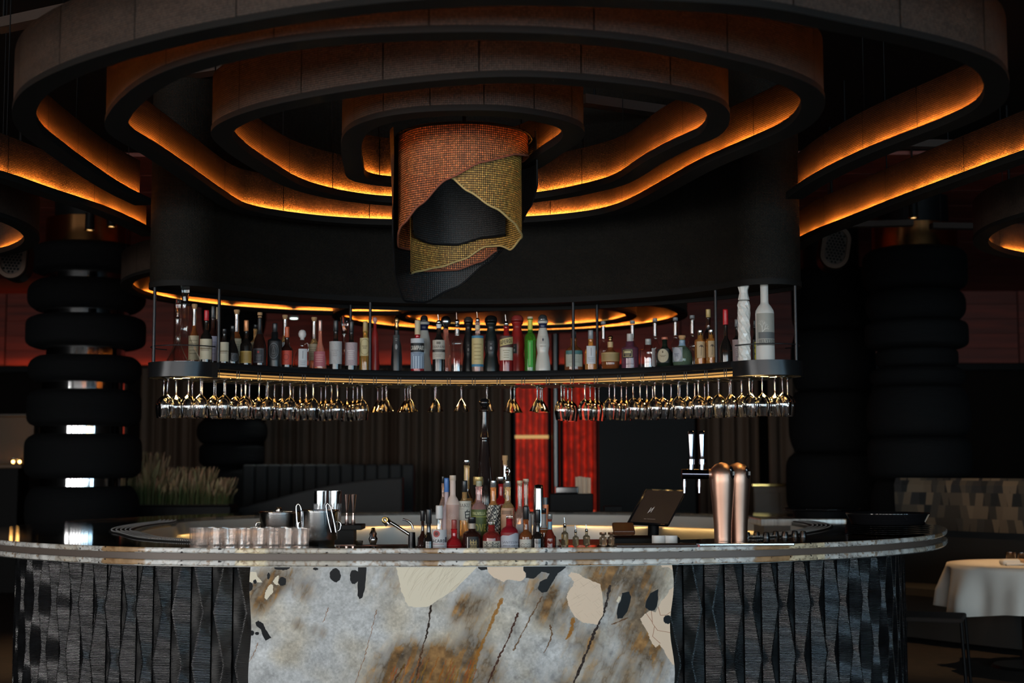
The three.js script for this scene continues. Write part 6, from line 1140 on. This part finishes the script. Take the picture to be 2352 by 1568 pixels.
// planter with ornamental grass
{
  const d = 14.6, a = atD(288, 1160, d), b = atD(540, 1160, d), h = a.y, w = b.x - a.x, g = thing('grass_planter', 'dark planter box filled with dry ornamental grasses', 'planter', [(a.x + b.x) / 2, 0, -d]);
  part('box', rbox(w, h, 0.4, 0.02, 0, h / 2, 0), M.blackPaint, g);
  part('soil', box(w - 0.06, 0.02, 0.34, 0, h, 0), S(0.02, 0.013, 0.008, 0.9), g);
  const pos = [], col = [], idx = [];
  const blade = (x, z, H, lean, wd, c0, c1) => { const n = 5, b0 = pos.length / 3, ph = rnd() * 6.28; for (let k = 0; k <= n; k++) { const t = k / n, y = h + H * t, X = x + lean * t * t, q = wd * (t < 0.65 ? 0.35 + 0.2 * t : 1.6 * Math.sin(Math.PI * clamp((t - 0.6) / 0.42))) + 0.0012; const cx = Math.cos(ph) * q, cz = Math.sin(ph) * q; pos.push(X - cx, y, z - cz, X + cx, y, z + cz); const c = c0.map((p, i) => lerp(p, c1[i], clamp((t - 0.45) * 2.2))); col.push(...c, ...c); } for (let k = 0; k < n; k++) { const q = b0 + 2 * k; idx.push(q, q + 1, q + 2, q + 1, q + 3, q + 2); } };
  for (let k = 0; k < 1500; k++) { const u = rnd(), x = (u - 0.5) * (w - 0.1), tallness = u < 0.3 ? 0.5 : u < 0.8 ? 0.36 : 0.26; blade(x, (rnd() - 0.5) * 0.3, tallness * (0.5 + 0.6 * rnd()), (rnd() - 0.4) * 0.16, 0.005 + 0.004 * rnd(), [0.05 + 0.04 * rnd(), 0.07 + 0.03 * rnd(), 0.025], [0.26 + 0.1 * rnd(), 0.17 + 0.06 * rnd(), 0.11]); }
  const gg = new THREE.BufferGeometry(); gg.setAttribute('position', new THREE.Float32BufferAttribute(pos, 3)); gg.setAttribute('color', new THREE.Float32BufferAttribute(col, 3)); gg.setIndex(idx); gg.computeVertexNormals();
  const m = part('grass', gg, new THREE.MeshStandardMaterial({ vertexColors: true, roughness: 0.8, side: THREE.DoubleSide }), g); m.userData.kind = 'stuff';
}
// console with candle lamps far left
{
  const d = 17.5, a = atD(-40, 1066, d), b = atD(64, 1066, d), h = a.y, w = b.x - a.x, g = thing('console', 'dark console table with two candle lamps at the left edge', 'console', [(a.x + b.x) / 2, 0, -d]);
  part('top', rbox(w, 0.05, 0.45, 0.01, 0, h - 0.025, 0), S(0.12, 0.06, 0.02, 0.4), g); part('body', box(w - 0.1, h - 0.05, 0.4, 0, (h - 0.05) / 2, 0), M.blackPaint, g); part('back_panel', box(w, 0.6, 0.04, 0, h + 0.3, -0.2), S(0.1, 0.055, 0.025, 0.5), g); part('upper_shelf', rbox(w, 0.03, 0.3, 0.006, 0, h + 0.6, -0.06), S(0.08, 0.06, 0.045, 0.5), g);
  for (const [px, t] of [[32, 'left candle lamp on the console at the left edge'], [47, 'right candle lamp on the console at the left edge']]) {
    const p = atD(px, 1060, d - 0.05), c = thing('candle_lamp', t, 'lamp', [p.x, h, -d + 0.08], 0, 'candle lamps'); part('glass_cup', lathe([[0, 0], [0.03, 0], [0.034, 0.08], [0.031, 0.08], [0.027, 0.006], [0, 0.006]], 18), M.wineGlass, c); part('flame', lathe([[0, 0.01], [0.008, 0.018], [0.006, 0.035], [0, 0.05]], 10), glow('flame', [1, 0.5, 0.12], 12), c);
    const l = new THREE.PointLight(lin(1, 0.5, 0.14), 0.12, 0, 2); l.position.set(0, 0.03, 0); c.add(l);
  }
}
// speakers
function speaker(px, py, d, tilt, label, yaw) {
  const p = atD(px, py, d), s = d / F, g = thing('loudspeaker', label, 'loudspeaker', [p.x, p.y, p.z], yaw);
  const W = 32 * s, H = 49 * s, shape = (w, h) => { const q = new THREE.Shape(), r = w; q.moveTo(-w, -h + r); q.absarc(0, -h + r, r, Math.PI, 2 * Math.PI); q.lineTo(w, h - r); q.absarc(0, h - r, r, 0, Math.PI); q.lineTo(-w, -h + r); return q; };
  const rot = (m) => { m.rotateZ(tilt); return m; };
  const body = new THREE.ExtrudeGeometry(shape(W * 0.96, H * 0.97), { depth: 0.2, bevelEnabled: true, bevelSize: 0.01, bevelThickness: 0.02, bevelSegments: 3, curveSegments: 20 }); body.translate(0, 0, -0.24); part('cabinet', rot(body), M.blackPaint, g);
  const fr = shape(W, H); fr.holes.push(new THREE.Path(shape(W * 0.76, H * 0.84).getPoints(20))); const frame = new THREE.ExtrudeGeometry(fr, { depth: 0.02, bevelEnabled: true, bevelSize: 0.003, bevelThickness: 0.004, bevelSegments: 2, curveSegments: 20 }); part('front_frame', rot(frame), S(0.06, 0.03, 0.016, 0.7), g);
  const hole = W * 0.105, pos = [], holes = [], gs = shape(W * 0.8, H * 0.86);
  for (let j = -12; j <= 12; j++) for (let i = -5; i <= 5; i++) { const x = (i + (j % 2 ? 0.5 : 0)) * hole * 2.35, y = j * hole * 2.05; const in1 = Math.abs(x) < W * 0.66 && (Math.abs(y) < H - W || Math.hypot(x, Math.abs(y) - (H - W)) < W * 0.62) && Math.abs(y) < H * 0.74; if (!in1) continue; const hp = new THREE.Path(); for (let k = 0; k <= 6; k++) { const a = Math.PI / 3 * k + Math.PI / 6, X = x + hole * Math.cos(a), Y = y + hole * Math.sin(a); if (k) hp.lineTo(X, Y); else hp.moveTo(X, Y); } gs.holes.push(hp); }
  const grille = new THREE.ExtrudeGeometry(gs, { depth: 0.006, bevelEnabled: false, curveSegments: 16 }); grille.translate(0, 0, 0.004); part('grille', rot(grille), S(0.03, 0.017, 0.010, 0.7), g);
  part('bracket', bar([0, H * 0.4, -0.14], [0, ROOM.h - p.y, -0.2], 0.012, 8), M.blackPaint, g);
  return g;
}
speaker(28, 590, 9.8, -0.06, 'oval wall speaker with honeycomb grille beside the left column', 0.15);
speaker(1919, 568, 10.6, -0.16, 'oval ceiling speaker with honeycomb grille before the right column', -0.1);
// ceiling spots with gold rims
function spot(px, py, d, label, w = 22) {
  const p = atD(px, py, d), r = w * d / F / 2, g = thing('ceiling_spotlight', label, 'spotlight', [p.x, p.y, p.z], 0, 'ceiling spotlights');
  part('barrel', cyl(r * 0.95, r * 0.95, 0.14, 0, 0.005, 0, 24), M.blackPaint, g);
  const t = new THREE.TorusGeometry(r, r * 0.14, 8, 30); t.rotateX(Math.PI / 2); part('rim', t, M.gold, g);
  part('stem', bar([0, 0.14, 0], [0, ROOM.h - p.y, 0], 0.008, 8), M.blackPaint, g);
  part('lamp', cyl(r * 0.6, r * 0.6, 0.006, 0, 0.002, 0, 20), glow('lamp', [1, 0.62, 0.28], 3), g);
  const l = new THREE.SpotLight(lin(1, 0.6, 0.28), 10, 0, 0.5, 0.6, 2); l.position.set(0, -0.01, 0); l.target.position.set(0, -2, 0); g.add(l, l.target);
  return g;
}
spot(206, 528, 11.8, 'left of two gold-rimmed ceiling spots above the left column'); spot(256, 520, 11.4, 'right of two gold-rimmed ceiling spots above the left column'); spot(2098, 500, 11.6, 'gold-rimmed ceiling spot above the right column');
{ const p = atD(675, 731, 17.5), g = thing('recessed_downlight', 'small white downlight glowing behind the shelf bottles', 'downlight', [p.x, p.y, p.z]); part('trim', cyl(0.06, 0.06, 0.03, 0, 0, 0, 24), M.white, g); part('lamp', cyl(0.045, 0.045, 0.004, 0, -0.004, 0, 20), glow('lamp', [0.8, 1, 0.9], 4), g); part('stem', bar([0, 0.03, 0], [0, ROOM.h - p.y, 0], 0.03, 10), M.blackPaint, g); const l = new THREE.SpotLight(lin(0.9, 1, 0.95), 4, 0, 0.5, 0.5, 2); l.position.set(0, -0.02, 0); l.target.position.set(0, -2, 0); g.add(l, l.target); }
// ceiling rails
[[90, 40, 6.8, 0.62, -0.5], [420, 168, 7.2, 0.6, -0.45], [470, 350, 8.6, 0.7, 0.1], [1480, 250, 7.6, 0.8, 0.5], [2060, 330, 9.5, 0.9, 0.1], [2250, 520, 12.6, 0.9, 0.1], [1990, 515, 12.4, 0.8, -0.15], [600, 350, 8.4, 0.5, 0.1]].forEach(([px, py, d, len, yaw], k) => {
  const p = atD(px, py, d), y = Math.min(p.y, ROOM.h - 0.1), g = thing('ceiling_rail', `short brown ceiling rail, ${['near the top left corner', 'between the two largest rings at left', 'behind the third ring at left', 'seen inside the second ring at right', 'between the outer rings at right', 'right of the right column top', 'left of the right column top', 'inside the second ring at left'][k]}`, 'ceiling rail', [p.x, y, p.z], yaw, 'brown ceiling rails');
  part('rail', box(len, 0.05, 0.09), S(0.022, 0.010, 0.005, 0.7), g); for (const s of [-1, 1]) part('hanger', bar([s * len * 0.4, 0.02, 0], [s * len * 0.4, ROOM.h - y, 0], 0.006, 6), M.blackPaint, g);
});
// ---------------------------------------------------------------- right hand dining corner
{ // booth with patchwork fabric
  const tex = canvasTex(1024, 512, (c, w, h) => {
    c.fillStyle = '#2e2a26'; c.fillRect(0, 0, w, h); const cols = ['#8d7c68', '#5f564a', '#6f6456', '#1c2022', '#38373a', '#4a443c', '#9a8872', '#54504a'];
    const n = 26, m = 6, cw = w / n, ch = h / m; let s = 11; const r = () => { s = (s * 16807) % 2147483647; return s / 2147483647; };
    for (let j = 0; j < m; j++) for (let i = -1; i < n; i++) { const x = i * cw + (j % 2) * cw * 0.4, y = j * ch, a = (r() - 0.5) * cw * 0.7, b = (r() - 0.5) * cw * 0.7; c.fillStyle = cols[Math.floor(r() * cols.length)]; c.beginPath(); c.moveTo(x, y); c.lineTo(x + cw * 1.1, y); c.lineTo(x + cw * 1.1 + a, y + ch); c.lineTo(x + b, y + ch); c.closePath(); c.fill(); }
  }); tex.wrapS = tex.wrapT = THREE.RepeatWrapping;
  const P = [[2056, 12.9], [2150, 12.6], [2260, 12.2], [2380, 11.8], [2500, 11.5]].map(([px, d]) => ({ x: ray(px, 1150)[0] * d, z: -d })), pts = resample(P, 40, false), nr = normals(pts, false, { x: 3.6, z: -14 });
  const g = thing('booth', 'curved booth bench upholstered in beige and grey patchwork fabric', 'booth');
  const H = 1.385, geo = sweep(pts, nr, false, [[0, 0.93], [0.01, H - 0.06], [-0.02, H], [-0.12, H], [-0.14, 0.93]], true, true);
  const uv = geo.attributes.uv; for (let i = 0; i < uv.count; i++) uv.setXY(i, uv.getX(i) / 1.9, uv.getY(i) / 0.66);
  part('backrest', geo, std([0.36, 0.34, 0.31], 0.8, 0, { map: tex }), g);
  part('lower_back', sweep(pts, nr, false, [[-0.02, 0.3], [-0.02, 0.93], [-0.12, 0.93], [-0.12, 0.3]], true, true), S(0.008, 0.008, 0.008, 0.8), g);
  part('seat', sweep(pts, nr, false, [[0, 0.05], [0, 0.46], [0.5, 0.46], [0.52, 0.4], [0.52, 0.05]], true, true), S(0.02, 0.018, 0.016, 0.8), g);
  rebase(g, pts[20].x, 0, pts[20].z);
}
{
  const d = 10.75, cx = atD(2352, 1300, d).x + 0.02, H = 0.76, R = 0.56, g = thing('dining_table', 'round dining table under a white cloth at the right edge', 'table', [cx, 0, -d]);
  part('table_top', cyl(R - 0.02, R - 0.02, 0.03, 0, H - 0.035, 0, 48), S(0.05, 0.03, 0.02), g); part('pedestal', cyl(0.05, 0.05, H - 0.03, 0, 0, 0, 20), S(0.25, 0.25, 0.25, 0.3, 1), g); part('foot', cyl(0.28, 0.26, 0.02, 0, 0, 0, 36), S(0.25, 0.25, 0.25, 0.3, 1), g);
  const drop = 0.34, geo = grid(120, 22, (u, v) => { const a = u * 2 * Math.PI; let r, y; if (v < 0.4) { r = R * v / 0.4; y = H; } else { const t = (v - 0.4) / 0.6, f = Math.sin(a * 9 + 0.6 * Math.sin(a * 3)) + 0.4 * Math.sin(a * 17 + 2); r = R + 0.012 + t * 0.05 + 0.05 * f * Math.min(1, t * 1.6); y = H - t * drop * (1 + 0.06 * Math.sin(a * 4)); if (t < 0.06) y = H; } return [r * Math.sin(a), y + 0.001, r * Math.cos(a), u * 4, v * 2]; });
  single('tablecloth', geo, std([0.62, 0.58, 0.53], 0.85), 'white linen cloth draped over the round dining table', 'tablecloth', [cx, 0, -d]);
  const nap = (px, py, dd, label) => { const p = atY(px, py, H + 0.02); const n = thing('napkin', label, 'napkin', [p.x, H + 0.001, -dd], 0.1, 'folded napkins'); part('roll', rbox(0.19, 0.045, 0.09, 0.022, 0, 0.0235, 0, 3), std([0.6, 0.55, 0.48], 0.9), n); part('fold', rbox(0.18, 0.02, 0.1, 0.01, 0.01, 0.012, 0.01), std([0.6, 0.55, 0.48], 0.9), n); };
  nap(2277, 1282, 10.62, 'folded beige napkin on the near left of the dining table'); nap(2330, 1274, 10.95, 'folded beige napkin behind the water glass on the dining table');
  const gl = (px, dd, label) => { const x = ray(px, 1280)[0] * dd; single('water_glass', lathe([[0, 0], [0.034, 0], [0.037, 0.09], [0.035, 0.09], [0.032, 0.008], [0, 0.008]], 24), phys([0.9, 0.75, 0.62], 0.02, { transmission: 1, thickness: 0, ior: 1.5 }), label, 'glass', [x, H + 0.001, -dd]); };
  gl(2322, 10.72, 'amber tinted water glass on the dining table'); gl(2349, 10.6, 'amber water glass cut by the right frame edge');
  const lampG = thing('table_spotlight', 'black ceiling spotlight aimed at the white dining table', 'spotlight', [cx - 0.25, 3.2, -d + 0.6]); part('barrel', cyl(0.05, 0.06, 0.16, 0, 0, 0, 20), M.blackPaint, lampG); part('stem', bar([0, 0.16, 0], [0, ROOM.h - 3.2, 0], 0.01), M.blackPaint, lampG); part('lamp', cyl(0.045, 0.045, 0.004, 0, -0.006, 0, 20), glow('lamp', [1, 0.7, 0.4], 4), lampG);
  const l = new THREE.SpotLight(lin(1, 0.66, 0.36), 9, 0, 0.26, 0.5, 2); l.position.set(0, -0.02, 0); l.target.position.set(0.3, -2.45, -0.6); lampG.add(l, l.target);
}
{ // dining chair
  const d = 9.9, p = atD(2135, 1400, d), g = thing('dining_chair', 'dark metal dining chair with curved backrest beside the dining table', 'chair', [p.x + 0.02, 0, -d], 1.2), m = M.blackPaint;
  part('seat', rbox(0.42, 0.035, 0.42, 0.015, 0, 0.46, 0, 3), S(0.016, 0.009, 0.006, 0.9), g);
  for (const [x, z] of [[-0.2, 0.2], [0.2, 0.2]]) part('leg', bar([x, 0.45, z], [x * 1.1, 0, z * 1.12], 0.011), m, g);
  for (const x of [-0.2, 0.2]) part('leg', tube([[x * 1.1, 0, -0.24], [x, 0.45, -0.2], [x * 0.98, 0.62, -0.22], [x * 0.92, 0.8, -0.25]], 0.011, 24, 8), m, g);
  part('backrest', grid(16, 6, (u, v) => { const a = (u - 0.5) * 1.3; return [0.24 * Math.sin(a) * 0.9 / 0.55 * 0.62, lerp(0.6, 0.84, v), -0.21 - 0.08 * Math.cos(a) - 0.03 * v, u, v]; }), S(0.02, 0.016, 0.014, 0.6), g);
}
// ---------------------------------------------------------------- done
scene.traverse((o) => { if (o.isMesh) { o.castShadow = true; o.receiveShadow = true; } if (o.isSpotLight || o.isPointLight) o.castShadow = true; });
renderer.render(scene, camera);
